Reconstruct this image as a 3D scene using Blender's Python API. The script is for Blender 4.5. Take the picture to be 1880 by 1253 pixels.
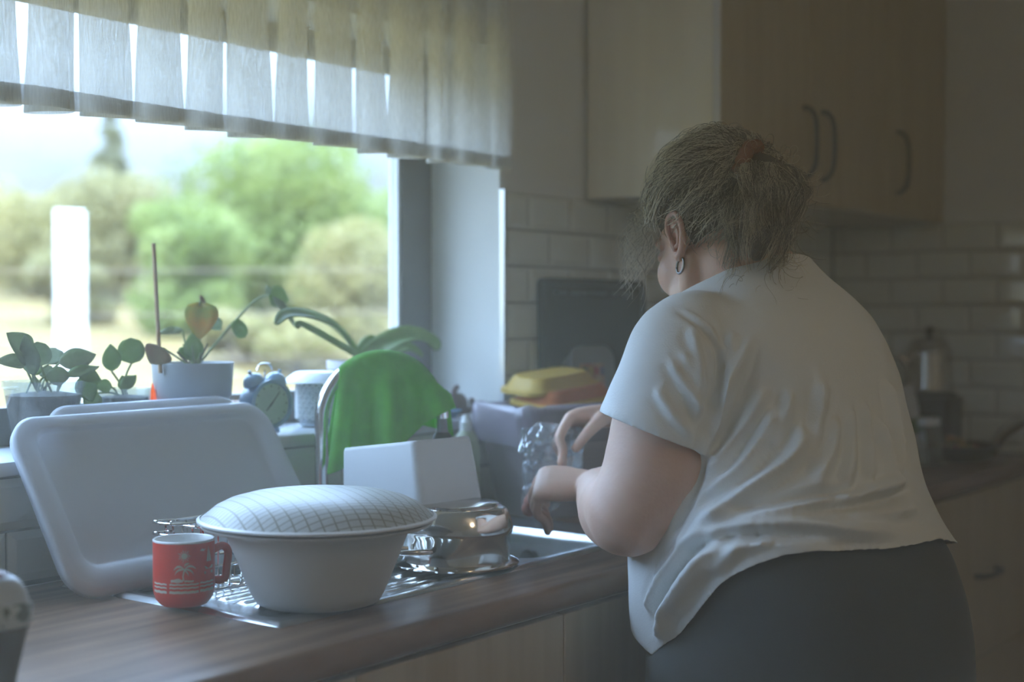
import bpy, bmesh, math, random
import numpy as np
from mathutils import Vector, Matrix
from mathutils.bvhtree import BVHTree

for _o in list(bpy.data.objects):
    bpy.data.objects.remove(_o)
random.seed(7)
rng = np.random.default_rng(7)
SC = bpy.context.scene
COL = SC.collection
PI = math.pi

# ------------------------------------------------------------------ camera
EYE = Vector((0.0, 0.0, 1.30))
FPX = 2615.0
YAW = math.radians(36.85)
PITCH = math.atan(51.5 / FPX)
cam = bpy.data.cameras.new('camera')
cam.sensor_width = 36.0
cam.lens = 36.0 * FPX / 1880.0
cam.clip_start = 0.05
cam.clip_end = 500
cam.dof.use_dof = True
cam.dof.focus_distance = 2.06
cam.dof.aperture_fstop = 2.3
camo = bpy.data.objects.new('camera', cam)
COL.objects.link(camo)
camo.location = EYE
camo.rotation_euler = (PI / 2 - PITCH, 0, YAW - PI / 2)
SC.camera = camo
SC.view_settings.view_transform = 'Standard'
SC.view_settings.look = 'None'
SC.view_settings.gamma = 1.0
SC.view_settings.use_curve_mapping = False
SC.view_settings.exposure = 0.55
SC.cycles.use_denoising = True
SC.cycles.max_bounces = 10
SC.cycles.diffuse_bounces = 5
SC.cycles.volume_bounces = 2
SC.cycles.transparent_max_bounces = 24
SC.cycles.sample_clamp_indirect = 6.0
SC.cycles.caustics_reflective = False
SC.cycles.caustics_refractive = False

# ------------------------------------------------------------------ sky
world = bpy.data.worlds.new('sky')
SC.world = world
world.use_nodes = True
wn = world.node_tree
wn.nodes.clear()
_out = wn.nodes.new('ShaderNodeOutputWorld')
_bg = wn.nodes.new('ShaderNodeBackground')
_tc = wn.nodes.new('ShaderNodeTexCoord')
_sep = wn.nodes.new('ShaderNodeSeparateXYZ')
_ramp = wn.nodes.new('ShaderNodeValToRGB')
wn.links.new(_tc.outputs['Generated'], _sep.inputs[0])
_mr = wn.nodes.new('ShaderNodeMapRange')
_mr.inputs['From Min'].default_value = -0.1
_mr.inputs['From Max'].default_value = 1.0
wn.links.new(_sep.outputs['Z'], _mr.inputs['Value'])
wn.links.new(_mr.outputs[0], _ramp.inputs[0])
_e = _ramp.color_ramp.elements
SKY = [(0.0, (0.34, 0.35, 0.32)), (0.09, (0.58, 0.63, 0.66)), (0.17, (0.58, 0.71, 0.85)), (0.21, (0.95, 1.28, 1.75)),
       (0.25, (2.6, 3.8, 5.6)), (0.34, (3.9, 5.7, 8.6)), (0.6, (4.8, 7.0, 10.6)), (1.0, (5.0, 7.4, 11.4))]
_e[0].position, _e[0].color = SKY[0][0], (*SKY[0][1], 1)
_e[1].position, _e[1].color = SKY[-1][0], (*SKY[-1][1], 1)
for p_, c_ in SKY[1:-1]:
    q_ = _e.new(p_)
    q_.color = (*c_, 1)
_cn = wn.nodes.new('ShaderNodeTexNoise')
_cn.inputs['Scale'].default_value = 2.2
_cn.inputs['Detail'].default_value = 5
_cm = wn.nodes.new('ShaderNodeMapping')
_cm.inputs['Scale'].default_value = (1, 1, 3.5)
wn.links.new(_tc.outputs['Generated'], _cm.inputs[0])
wn.links.new(_cm.outputs[0], _cn.inputs['Vector'])
_cr = wn.nodes.new('ShaderNodeMapRange')
_cr.inputs['From Min'].default_value = 0.5
_cr.inputs['From Max'].default_value = 0.72
_cr.inputs['To Max'].default_value = 0.55
wn.links.new(_cn.outputs['Fac'], _cr.inputs['Value'])
_mx = wn.nodes.new('ShaderNodeMix')
_mx.data_type = 'RGBA'
_mx.inputs['B'].default_value = (1.35, 1.4, 1.42, 1)
wn.links.new(_cr.outputs[0], _mx.inputs['Factor'])
wn.links.new(_ramp.outputs[0], _mx.inputs['A'])
wn.links.new(_mx.outputs['Result'], _bg.inputs['Color'])
_bg.inputs['Strength'].default_value = 1.0
wn.links.new(_bg.outputs[0], _out.inputs['Surface'])

# sun: high, behind the house and to the left, so it lights the garden and never enters the window
sun = bpy.data.lights.new('sun', 'SUN')
sun.energy = 3.0
sun.color = (1.0, 0.95, 0.84)
sun.angle = math.radians(0.6)
suno = bpy.data.objects.new('sun', sun)
COL.objects.link(suno)
suno.rotation_euler = Vector((0.62, 0.42, -0.85)).to_track_quat('-Z', 'Y').to_euler()

# added warm fill light (its glass shade is built further down, out of the frame)
lamp = bpy.data.lights.new('ceiling_fill_light', 'POINT')
lamp.energy = 7.0
lamp.color = (1.0, 0.80, 0.54)
lamp.shadow_soft_size = 0.16
lampo = bpy.data.objects.new('ceiling_fill_light', lamp)
COL.objects.link(lampo)
lampo.location = (1.1, -0.7, 2.12)


# ------------------------------------------------------------------ picture helpers
_fw = Vector((math.cos(PITCH) * math.cos(YAW), math.cos(PITCH) * math.sin(YAW), -math.sin(PITCH)))
_rt = Vector((math.sin(YAW), -math.cos(YAW), 0))
_up = _rt.cross(_fw)


def ray(px, py):
    return _fw + _rt * ((px - 940) / FPX) - _up * ((py - 626.5) / FPX)


def onY(px, py, Y):
    d = ray(px, py)
    return EYE + d * (Y / d.y)


def onX(px, py, X):
    d = ray(px, py)
    return EYE + d * (X / d.x)


def onZ(px, py, Z):
    d = ray(px, py)
    return EYE + d * ((Z - EYE.z) / d.z)


def atd(px, py, z):
    return EYE + ray(px, py) * z


def lerp(a, b, t):
    return a + (b - a) * t


def smooth(a, b, x):
    t = np.clip((np.asarray(x, float) - a) / (b - a), 0, 1)
    return t * t * (3 - 2 * t)


# ------------------------------------------------------------------ objects
def tag(o, label=None, cat=None, group=None, kind=None):
    if label:
        o['label'] = label
    if cat:
        o['category'] = cat
    if group:
        o['group'] = group
    if kind:
        o['kind'] = kind
    return o


def empty(name, loc=(0, 0, 0), label=None, cat=None, group=None, rz=0):
    o = bpy.data.objects.new(name, None)
    COL.objects.link(o)
    o.location = loc
    o.rotation_euler = (0, 0, rz)
    o.empty_display_size = 0.05
    return tag(o, label, cat, group)


def link_mesh(name, me, mat, parent=None, sm=True):
    o = bpy.data.objects.new(name, me)
    COL.objects.link(o)
    if mat is not None:
        for m in (mat if isinstance(mat, (list, tuple)) else [mat]):
            me.materials.append(m)
    if sm:
        me.polygons.foreach_set('use_smooth', [True] * len(me.polygons))
    if parent is not None:
        o.parent = parent
    return o


class MB:
    """collects shapes and links them as ONE mesh object"""

    def __init__(self):
        self.v, self.f, self.mi = [], [], []
        self.cur = 0

    def add(self, vs, fs):
        n = len(self.v)
        self.v.extend([tuple(p) for p in vs])
        for f in fs:
            self.f.append(tuple(i + n for i in f))
            self.mi.append(self.cur)
        return self

    def box(self, a, b):
        x0, y0, z0 = a
        x1, y1, z1 = b
        self.add([(x0, y0, z0), (x1, y0, z0), (x1, y1, z0), (x0, y1, z0), (x0, y0, z1), (x1, y0, z1), (x1, y1, z1), (x0, y1, z1)],
                 [(0, 3, 2, 1), (4, 5, 6, 7), (0, 1, 5, 4), (1, 2, 6, 5), (2, 3, 7, 6), (3, 0, 4, 7)])
        return self

    def rings(self, rings, closed=True, cap0=True, cap1=True):
        K = len(rings[0])
        vs = [p for r in rings for p in r]
        fs = []
        for i in range(len(rings) - 1):
            for k in range(K if closed else K - 1):
                k2 = (k + 1) % K
                fs.append((i * K + k, i * K + k2, (i + 1) * K + k2, (i + 1) * K + k))
        if closed and cap0:
            fs.append(tuple(reversed(range(K))))
        if closed and cap1:
            fs.append(tuple(range((len(rings) - 1) * K, len(rings) * K)))
        return self.add(vs, fs)

    def lathe(self, prof, c=(0, 0, 0), K=40, sx=1, sy=1, cap0=False, cap1=False):
        rs = []
        for r, z in prof:
            r = max(r, 1e-5)
            rs.append([(c[0] + sx * r * math.cos(2 * PI * k / K), c[1] + sy * r * math.sin(2 * PI * k / K), c[2] + z) for k in range(K)])
        return self.rings(rs, True, cap0, cap1)

    def tube(self, pts, rad, K=12, round_ends=False, flat=1.0, upv=None):
        pts = [Vector(p) for p in pts]
        n = len(pts)
        if not hasattr(rad, '__len__'):
            rad = [rad] * n
        tang = []
        for i in range(n):
            t = pts[min(i + 1, n - 1)] - pts[max(i - 1, 0)]
            tang.append(t.normalized() if t.length > 1e-9 else Vector((0, 0, 1)))
        ref = Vector(upv) if upv is not None else (Vector((0, 0, 1)) if abs(tang[0].z) < 0.9 else Vector((1, 0, 0)))
        a = (ref - tang[0] * ref.dot(tang[0])).normalized()
        rs = []
        items = []
        if round_ends:
            for q in (80, 50, 25):
                s, c = math.sin(math.radians(q)), math.cos(math.radians(q))
                items.append((pts[0] - tang[0] * rad[0] * s, tang[0], rad[0] * c))
        for i in range(n):
            items.append((pts[i], tang[i], rad[i]))
        if round_ends:
            for q in (25, 50, 80):
                s, c = math.sin(math.radians(q)), math.cos(math.radians(q))
                items.append((pts[-1] + tang[-1] * rad[-1] * s, tang[-1], rad[-1] * c))
        for p, t, r in items:
            a = (a - t * a.dot(t)).normalized()
            b = t.cross(a)
            rs.append([p + a * (math.cos(2 * PI * k / K) * r * flat) + b * (math.sin(2 * PI * k / K) * r) for k in range(K)])
        return self.rings(rs)

    def ellipsoid(self, c, ax, rad, K=20, L=12):
        c = Vector(c)
        rs = []
        for i in range(L + 1):
            th = PI * (i + 0.02) / (L + 0.04) - PI / 2
            rs.append([c + ax[0] * (rad[0] * math.cos(th) * math.cos(2 * PI * k / K)) + ax[1] * (rad[1] * math.cos(th) * math.sin(2 * PI * k / K)) + ax[2] * (rad[2] * math.sin(th)) for k in range(K)])
        return self.rings(rs)

    def mesh(self, name):
        me = bpy.data.meshes.new(name)
        me.from_pydata(self.v, [], self.f)
        if any(self.mi):
            me.polygons.foreach_set('material_index', self.mi)
        me.update()
        return me

    def build(self, name, mat, parent=None, sm=True, bevel=0, seg=2, sub=0, auto=None):
        me = self.mesh(name)
        if bevel:
            bm = bmesh.new()
            bm.from_mesh(me)
            bmesh.ops.remove_doubles(bm, verts=bm.verts, dist=1e-6)
            ed = [e for e in bm.edges if len(e.link_faces) == 2 and e.calc_face_angle(0) > 0.6]
            bmesh.ops.bevel(bm, geom=ed, offset=bevel, segments=seg, affect='EDGES', profile=0.5)
            bm.to_mesh(me)
            bm.free()
        o = link_mesh(name, me, mat, parent, sm)
        if sub:
            md = o.modifiers.new('s', 'SUBSURF')
            md.levels = md.render_levels = sub
        if sm:
            edge_split(me, auto if auto else 0.7)
        return o


def edge_split(me, ang):
    """mark sharp edges over an angle so smooth shading keeps its corners"""
    bm = bmesh.new()
    bm.from_mesh(me)
    for e in bm.edges:
        e.smooth = not (len(e.link_faces) == 2 and e.calc_face_angle(0) > ang)
    bm.to_mesh(me)
    bm.free()


def rrect(w, d, r, n=6, cx=0, cy=0, z=0):
    pts = []
    for sx, sy, a0 in ((1, 1, 0), (-1, 1, 90), (-1, -1, 180), (1, -1, 270)):
        for i in range(n + 1):
            a = math.radians(a0 + 90 * i / n)
            pts.append(Vector((cx + sx * (w / 2 - r) + r * math.cos(a), cy + sy * (d / 2 - r) + r * math.sin(a), z)))
    return pts


def catmull(pts, n=8):
    pts = [Vector(p) for p in pts]
    out = []
    for i in range(len(pts) - 1):
        p0, p1, p2, p3 = pts[max(i - 1, 0)], pts[i], pts[i + 1], pts[min(i + 2, len(pts) - 1)]
        for j in range(n):
            t = j / n
            out.append(0.5 * ((2 * p1) + (p2 - p0) * t + (2 * p0 - 5 * p1 + 4 * p2 - p3) * t * t + (3 * p1 - p0 - 3 * p2 + p3) * t ** 3))
    out.append(pts[-1])
    return out


def rinterp(vals, n=8):
    xs = np.arange(len(vals))
    return list(np.interp(np.linspace(0, len(vals) - 1, (len(vals) - 1) * n + 1), xs, vals))


def copy_tree(o, parent=None):
    c = o.copy()
    COL.objects.link(c)
    if parent is not None:
        c.parent = parent
    for ch in [q for q in COL.objects if q.parent is o]:
        copy_tree(ch, c)
    return c


# ------------------------------------------------------------------ materials
def lin(r, g, b):
    f = lambda c: (c / 255 / 12.92) if c <= 10 else ((c / 255 + 0.055) / 1.055) ** 2.4
    return (f(r), f(g), f(b))


def setin(n, k, v):
    if k in n.inputs:
        n.inputs[k].default_value = v


def mat(name, col, rough=0.5, metal=0.0, col2=None, nscale=8.0, stretch=(1, 1, 1), bump=0.0, bscale=60.0, trans=0.0, ior=1.45,
        sss=0.0, coat=0.0, transl=0.0, alpha=None, emit=0.0, sheen=0.0, spec=0.5, ndetail=4.0, nlo=0.35, nhi=0.65):
    m = bpy.data.materials.new(name)
    m.use_nodes = True
    nt = m.node_tree
    b = nt.nodes['Principled BSDF']
    setin(b, 'Base Color', (*col, 1))
    setin(b, 'Roughness', rough)
    setin(b, 'Metallic', metal)
    setin(b, 'Transmission Weight', trans)
    setin(b, 'IOR', ior)
    setin(b, 'Coat Weight', coat)
    setin(b, 'Specular IOR Level', spec)
    if sss:
        setin(b, 'Subsurface Weight', sss)
        setin(b, 'Subsurface Radius', (0.012, 0.005, 0.003))
        setin(b, 'Subsurface Scale', 1.0)
    if sheen:
        setin(b, 'Sheen Weight', sheen)
    if emit:
        setin(b, 'Emission Color', (*col, 1))
        setin(b, 'Emission Strength', emit)
    tc = None
    if col2 is not None or bump:
        tc = nt.nodes.new('ShaderNodeTexCoord')
        mp = nt.nodes.new('ShaderNodeMapping')
        mp.inputs['Scale'].default_value = stretch
        nt.links.new(tc.outputs['Object'], mp.inputs[0])
    if col2 is not None:
        n = nt.nodes.new('ShaderNodeTexNoise')
        n.inputs['Scale'].default_value = nscale
        n.inputs['Detail'].default_value = ndetail
        nt.links.new(mp.outputs[0], n.inputs['Vector'])
        r = nt.nodes.new('ShaderNodeValToRGB')
        r.color_ramp.elements[0].position = nlo
        r.color_ramp.elements[1].position = nhi
        r.color_ramp.elements[0].color = (*col, 1)
        r.color_ramp.elements[1].color = (*col2, 1)
        nt.links.new(n.outputs['Fac'], r.inputs[0])
        nt.links.new(r.outputs[0], b.inputs['Base Color'])
    if bump:
        n2 = nt.nodes.new('ShaderNodeTexNoise')
        n2.inputs['Scale'].default_value = bscale
        n2.inputs['Detail'].default_value = 3
        nt.links.new(mp.outputs[0], n2.inputs['Vector'])
        bp = nt.nodes.new('ShaderNodeBump')
        bp.inputs['Strength'].default_value = bump
        bp.inputs['Distance'].default_value = 0.004
        nt.links.new(n2.outputs['Fac'], bp.inputs['Height'])
        nt.links.new(bp.outputs[0], b.inputs['Normal'])
    if transl or alpha is not None:
        o = nt.nodes['Material Output']
        last = b.outputs[0]
        if transl:
            t = nt.nodes.new('ShaderNodeBsdfTranslucent')
            t.inputs['Color'].default_value = (*col, 1)
            if col2 is not None:
                nt.links.new(r.outputs[0], t.inputs['Color'])
            mx = nt.nodes.new('ShaderNodeMixShader')
            mx.inputs[0].default_value = transl
            nt.links.new(last, mx.inputs[1])
            nt.links.new(t.outputs[0], mx.inputs[2])
            last = mx.outputs[0]
        if alpha is not None:
            t = nt.nodes.new('ShaderNodeBsdfTransparent')
            mx = nt.nodes.new('ShaderNodeMixShader')
            mx.inputs[0].default_value = alpha
            nt.links.new(t.outputs[0], mx.inputs[1])
            nt.links.new(last, mx.inputs[2])
            last = mx.outputs[0]
        nt.links.new(last, o.inputs['Surface'])
    return m


def sheer(name, col, opacity, transl, weave):
    """woven sheer cloth: part open weave, part light-passing threads"""
    m = mat(name, col, 0.9, transl=transl, alpha=opacity)
    nt = m.node_tree
    mx = [n for n in nt.nodes if n.type == 'MIX_SHADER'][-1]
    uv = nt.nodes.new('ShaderNodeTexCoord')
    n = nt.nodes.new('ShaderNodeTexNoise')
    mp = nt.nodes.new('ShaderNodeMapping')
    mp.inputs['Scale'].default_value = (weave, weave, weave * 0.12)
    nt.links.new(uv.outputs['Object'], mp.inputs[0])
    n.inputs['Scale'].default_value = 1
    n.inputs['Detail'].default_value = 2
    nt.links.new(mp.outputs[0], n.inputs['Vector'])
    r = nt.nodes.new('ShaderNodeMapRange')
    r.inputs['From Min'].default_value = 0.3
    r.inputs['From Max'].default_value = 0.7
    r.inputs['To Min'].default_value = opacity - 0.1
    r.inputs['To Max'].default_value = min(1, opacity + 0.1)
    nt.links.new(n.outputs['Fac'], r.inputs['Value'])
    nt.links.new(r.outputs[0], mx.inputs[0])
    return m


def glass(name, tint, gloss=0.08, rough=0.03, mist=0.0, mistcol=(.8, .85, .9)):
    """thin clear sheet: see-through with a sharp reflection and, if asked, a milky share"""
    m = bpy.data.materials.new(name)
    m.use_nodes = True
    nt = m.node_tree
    nt.nodes.clear()
    o = nt.nodes.new('ShaderNodeOutputMaterial')
    t = nt.nodes.new('ShaderNodeBsdfTransparent')
    t.inputs[0].default_value = (*tint, 1)
    g = nt.nodes.new('ShaderNodeBsdfGlossy')
    g.inputs['Roughness'].default_value = rough
    lw = nt.nodes.new('ShaderNodeLayerWeight')
    lw.inputs['Blend'].default_value = 0.25
    mr = nt.nodes.new('ShaderNodeMapRange')
    mr.inputs['To Min'].default_value = gloss * 0.5
    mr.inputs['To Max'].default_value = min(0.9, gloss * 6)
    nt.links.new(lw.outputs['Facing'], mr.inputs['Value'])
    mx = nt.nodes.new('ShaderNodeMixShader')
    nt.links.new(mr.outputs[0], mx.inputs[0])
    last = t.outputs[0]
    if mist:
        d = nt.nodes.new('ShaderNodeBsdfDiffuse')
        d.inputs[0].default_value = (*mistcol, 1)
        tr = nt.nodes.new('ShaderNodeBsdfTranslucent')
        tr.inputs[0].default_value = (*mistcol, 1)
        a = nt.nodes.new('ShaderNodeMixShader')
        a.inputs[0].default_value = 0.5
        nt.links.new(d.outputs[0], a.inputs[1])
        nt.links.new(tr.outputs[0], a.inputs[2])
        q = nt.nodes.new('ShaderNodeMixShader')
        q.inputs[0].default_value = mist
        nt.links.new(last, q.inputs[1])
        nt.links.new(a.outputs[0], q.inputs[2])
        last = q.outputs[0]
    nt.links.new(last, mx.inputs[1])
    nt.links.new(g.outputs[0], mx.inputs[2])
    nt.links.new(mx.outputs[0], o.inputs['Surface'])
    return m


M = {}
M['wall'] = mat('wall_paint', (.76, .76, .72), .9, bump=.08, bscale=220)
M['ceiling'] = mat('ceiling_paint', (.72, .71, .68), .95)
M['floor'] = mat('floor_vinyl', (.30, .25, .20), .5, col2=(.36, .30, .24), nscale=5)
M['grout'] = mat('grout', (.24, .24, .215), .9)
M['tile'] = mat('tile_glaze', (.72, .73, .66), .10, coat=1.0)
M['steeltrim'] = mat('satin_aluminium', (.72, .72, .70), .35, 1.0)
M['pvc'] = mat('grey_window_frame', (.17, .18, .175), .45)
M['lit_sash'] = mat('lit_sash_white', (.80, .82, .82), .4)  # daylight on the sash side, put into a pale colour
M['sill'] = mat('sill_laminate', (.62, .66, .70), .35)
M['glass'] = glass('window_glass', (.97, .99, .985), .04, .01)
M['wood_light'] = mat('maple_front', (.47, .37, .235), .45, col2=(.53, .43, .285), nscale=3.5, stretch=(9, 9, .6))
M['wood_side'] = mat('maple_side', (.74, .65, .50), .33, coat=.6, col2=(.78, .69, .54), nscale=3.0, stretch=(9, 9, .6))
M['wood_edge'] = mat('pale_edge_band', (.62, .58, .53), .5)
M['handle'] = mat('dark_handle', (.075, .085, .085), .38, .6)
M['worktop'] = mat('walnut_laminate', (.14, .078, .047), .34, spec=.16, col2=(.28, .17, .105), nscale=2.2, stretch=(1.2, 16, 6), ndetail=6, bump=.03, bscale=40)
M['steel'] = mat('brushed_steel', (.62, .63, .63), .24, 1.0, bump=.03, bscale=200)
M['chrome'] = mat('chrome', (.74, .75, .76), .07, 1.0)
M['potsteel'] = mat('polished_steel', (.62, .59, .54), .12, 1.0)
M['towel'] = mat('green_microfibre', (.13, .56, .025), .95, col2=(.17, .64, .035), nscale=40, bump=.7, bscale=700, transl=.45, sheen=.5)
M['tray'] = mat('milky_plastic', (.64, .67, .72), .30, transl=.30, bump=.05, bscale=30)
M['bowl'] = mat('white_bowl_plastic', (.54, .51, .47), .38, sss=.0)
M['tub'] = mat('white_tub_plastic', (.66, .68, .69), .4, transl=.12)
M['red'] = mat('red_plastic', (.70, .045, .025), .38)
M['cream'] = mat('cream_print', (.62, .58, .46), .5)
M['white'] = mat('white_glaze', (.72, .72, .70), .3)
M['curtain'] = sheer('sheer_curtain', (.88, .88, .86), .62, .60, 420.0)
M['hem'] = sheer('curtain_hem', (.68, .68, .65), .84, .45, 420.0)
M['soil'] = mat('potting_soil', (.045, .035, .028), .95, col2=(.1, .08, .065), nscale=60, bump=.8, bscale=120)
M['leaf'] = mat('green_leaf', (.17, .27, .07), .42, col2=(.24, .34, .11), nscale=30, transl=.5)
M['leaf_dull'] = mat('grey_green_leaf', (.25, .31, .18), .6, col2=(.33, .39, .25), nscale=40, transl=.5, bump=.3, bscale=160)
M['leaf_yellow'] = mat('yellowing_leaf', (.62, .30, .02), .5, col2=(.30, .36, .05), nscale=22, transl=.5)
M['leaf_brown'] = mat('browning_leaf', (.20, .20, .06), .6, col2=(.26, .12, .06), nscale=14, transl=.35)
M['stem'] = mat('plant_stem', (.22, .27, .11), .6, transl=.15)
M['stake'] = mat('wooden_stake', (.35, .22, .12), .7)
M['potgrey'] = mat('grey_pot', (.30, .33, .36), .5)
M['clearpot'] = glass('clear_plastic_pot', (.84, .88, .88), .08, .08, .10)
M['skin'] = mat('skin', (.66, .41, .30), .48, col2=(.71, .46, .34), nscale=22, sss=.25, bump=.10, bscale=180)
M['shirt'] = mat('white_cotton', (.78, .79, .77), .92, bump=.16, bscale=420, sheen=.15)
M['pants'] = mat('dark_leggings', (.070, .074, .074), .85, bump=.1, bscale=350, sheen=.2)
M['hair1'] = mat('hair_brown_grey', (.26, .225, .16), .5)
M['hair2'] = mat('hair_grey_lit', (.64, .59, .47), .5)  # grey strands, and lit curls painted in the same tone
M['hair3'] = mat('hair_dark', (.085, .075, .058), .55)
M['scrunchie'] = mat('rust_scrunchie', (.21, .085, .045), .9, bump=.4, bscale=200)
M['silver'] = mat('silver_ring', (.22, .22, .23), .25, 1.0)
M['black'] = mat('black_plastic', (.025, .027, .026), .4)
M['slate'] = mat('dark_tray', (.045, .050, .042), .8, spec=.2)

# ------------------------------------------------------------------ room shell
XR, YW, XL, YF, ZC = 4.04, 1.82, -1.5, -2.4, 2.5
OX0, OX1, OZ0, OZ1 = -0.55, 2.385, 1.066, 1.855
wb = MB()
wb.box((XL - .2, YW, -.05), (OX0, YW + .31, ZC + .1))
wb.box((OX1, YW, -.05), (XR + .2, YW + .31, ZC + .1))
wb.box((OX0, YW, -.05), (OX1, YW + .31, OZ0))
wb.box((OX0, YW, OZ1), (OX1, YW + .31, ZC + .1))
wall_back = tag(wb.build('wall_back', M['wall'], sm=False), kind='structure')
wall_right = tag(MB().box((XR, YF - .2, -.05), (XR + .2, YW, ZC + .1)).build('wall_right', M['wall'], sm=False), kind='structure')
wall_left = tag(MB().box((XL - .2, YF - .2, -.05), (XL, YW, ZC + .1)).build('wall_left', M['wall'], sm=False), kind='structure')
wall_front = tag(MB().box((XL, YF - .2, -.05), (XR, YF, ZC + .1)).build('wall_front', M['wall'], sm=False), kind='structure')
floor = tag(MB().box((XL, YF, -.06), (XR, YW, 0)).build('floor', M['floor'], sm=False), kind='structure')
ceiling = tag(MB().box((XL, YF, ZC), (XR, YW, ZC + .1)).build('ceiling', M['ceiling'], sm=False), kind='structure')

# metro tiles: one bevelled piece, copied in rows
TW, TH, TT = 0.156, 0.078, 0.009
TOPZ = 1.556


def tile_mesh(w, h):
    j, bvl = 0.0019, 0.012
    w2, h2 = w / 2 - j, h / 2 - j
    wi, hi = max(w2 - bvl, .002), max(h2 - bvl, .002)
    o = [(-w2, 0, -h2), (w2, 0, -h2), (w2, 0, h2), (-w2, 0, h2)]
    m = [(x, -TT * .45, z) for x, _, z in o]
    i = [(-wi, -TT, -hi), (wi, -TT, -hi), (wi, -TT, hi), (-wi, -TT, hi)]
    f = []
    for a, b in ((0, 4), (4, 8)):
        for k in range(4):
            f.append((a + k, a + (k + 1) % 4, b + (k + 1) % 4, b + k))
    f.append((8, 9, 10, 11))
    me = bpy.data.meshes.new('tile')
    me.from_pydata(o + m + i, [], f)
    me.materials.append(M['tile'])
    return me


_tm = {}


def put_tile(parent, p, rz, w, h):
    k = (round(w, 3), round(h, 3))
    if k not in _tm:
        _tm[k] = tile_mesh(w, h)
    o = bpy.data.objects.new('tile', _tm[k])
    COL.objects.link(o)
    o.parent = parent
    o.location = p
    o.rotation_euler = (rng.normal(0, .004), rng.normal(0, .002), rz + rng.normal(0, .004))


def tile_field(parent, x0, x1, z0, z1, place, phase):
    r = 0
    zt = z1
    while zt > z0 + .01:
        h = min(TH, zt - z0)
        x = x0 - (phase if r % 2 == 0 else (phase + TW / 2) % TW)
        while x < x1 - .01:
            a, b = max(x, x0), min(x + TW, x1)
            if b - a > .012:
                place(parent, (a + b) / 2, zt - h / 2, b - a, h)
            x += TW
        zt -= TH
        r += 1


X_T0 = OX1 + .008
tile_field(wall_back, X_T0, XR - .004, .902, TOPZ, lambda p, x, z, w, h: put_tile(p, (x, YW - .003, z), 0, w, h), (X_T0 - 2.480) % TW)
tile_field(wall_back, 0.55, OX1, .902, OZ0 - .004, lambda p, x, z, w, h: put_tile(p, (x, YW - .003, z), 0, w, h), .05)
tile_field(wall_right, 0.72, YW - .012, .902, TOPZ, lambda p, y, z, w, h: put_tile(p, (XR - .003, y, z), -PI / 2, w, h), .03)
MB().box((X_T0, YW - .003, .90), (XR, YW, TOPZ)).box((.5, YW - .003, .90), (OX1, YW, OZ0 - .002)).build('grout_bed', M['grout'], wall_back, sm=False)
MB().box((XR - .003, .72, .90), (XR, YW - .003, TOPZ)).build('grout_bed', M['grout'], wall_right, sm=False)
tag(MB().box((OX1 - .001, YW - .013, .905), (OX1 + .0075, YW + .0, TOPZ + .004)).build('trim_1', M['steeltrim'], sm=False), kind='structure')

# window: reveal is the wall's own opening; frame, sash, pane
win = empty('window_1', (1.3, 2.02, 1.4))
win['kind'] = 'structure'


def wpart(mb, name, m, bevel=0.0):
    o = mb.build(name, m, None, sm=bool(bevel), bevel=bevel)
    o.parent = win
    o.matrix_parent_inverse = Matrix.Translation(-win.location)
    return o


FY0, FY1 = 1.995, 2.034
fr = MB()
FW = .055
fr.box((OX0, FY0 + .012, OZ0), (OX0 + FW, FY1, OZ1)).box((OX1 - FW, FY0 + .012, OZ0), (OX1, FY1, OZ1))
fr.box((OX0 + FW, FY0 + .012, OZ0), (OX1 - FW, FY1, OZ0 + .035)).box((OX0 + FW, FY0 + .012, OZ1 - .03), (OX1 - FW, FY1, OZ1))
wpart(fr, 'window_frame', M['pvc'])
sa = MB()
SX0, SX1, SZ0, SZ1, SW = OX0 + .045, OX1 - .045, OZ0 + .028, OZ1 - .022, .066
for x0, x1 in ((SX0, .70), (.702, SX1)):
    sa.box((x0, FY0, SZ0), (x0 + SW, FY1 - .01, SZ1)).box((x1 - SW, FY0, SZ0), (x1, FY1 - .01, SZ1))
    sa.box((x0 + SW, FY0, SZ0), (x1 - SW, FY1 - .01, SZ0 + .055)).box((x0 + SW, FY0, SZ1 - .03), (x1 - SW, FY1 - .01, SZ1))
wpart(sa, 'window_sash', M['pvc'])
for x0, x1 in ((SX0, .70), (.702, SX1)):
    wpart(MB().box((x1 - SW - .007, FY0 + .005, SZ0 + .055), (x1 - SW - .0002, 2.0155, SZ1 - .03)), 'lit_sash_strip', M['lit_sash'])  # added pale strip standing for the sky-lit side of the sash
    wpart(MB().box((x0 + SW - .01, 2.016, SZ0 + .045), (x1 - SW + .01, 2.020, SZ1 - .02)), 'window_pane', M['glass'])
wpart(MB().box((OX0 - .04, 1.788, OZ0), (OX1 - .001, FY0 + .012, OZ0 + .022)), 'window_sill', M['sill'], .005)
SILL = OZ0 + .022
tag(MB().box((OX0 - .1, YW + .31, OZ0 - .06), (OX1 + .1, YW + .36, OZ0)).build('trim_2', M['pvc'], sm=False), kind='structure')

# ------------------------------------------------------------------ worktop and base cabinets
WZ, WF, WBK = 0.90, 1.19, YW - .01
SKX0, SKX1, SKY0, SKY1 = 1.262, 2.215, 1.312, 1.772


def nose(x0, x1):
    prof = [(WF + .05, WZ), (WF + .012, WZ)]
    for a in (20, 45, 70):
        prof.append((WF + .012 - .012 * math.sin(math.radians(a)), WZ - .012 + .012 * math.cos(math.radians(a))))
    prof += [(WF, WZ - .014), (WF, WZ - .030), (WF + .006, WZ - .038), (WF + .014, WZ - .040), (WF + .05, WZ - .040)]
    return [[(x, y, z) for y, z in prof] for x in (x0, x1)]


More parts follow.
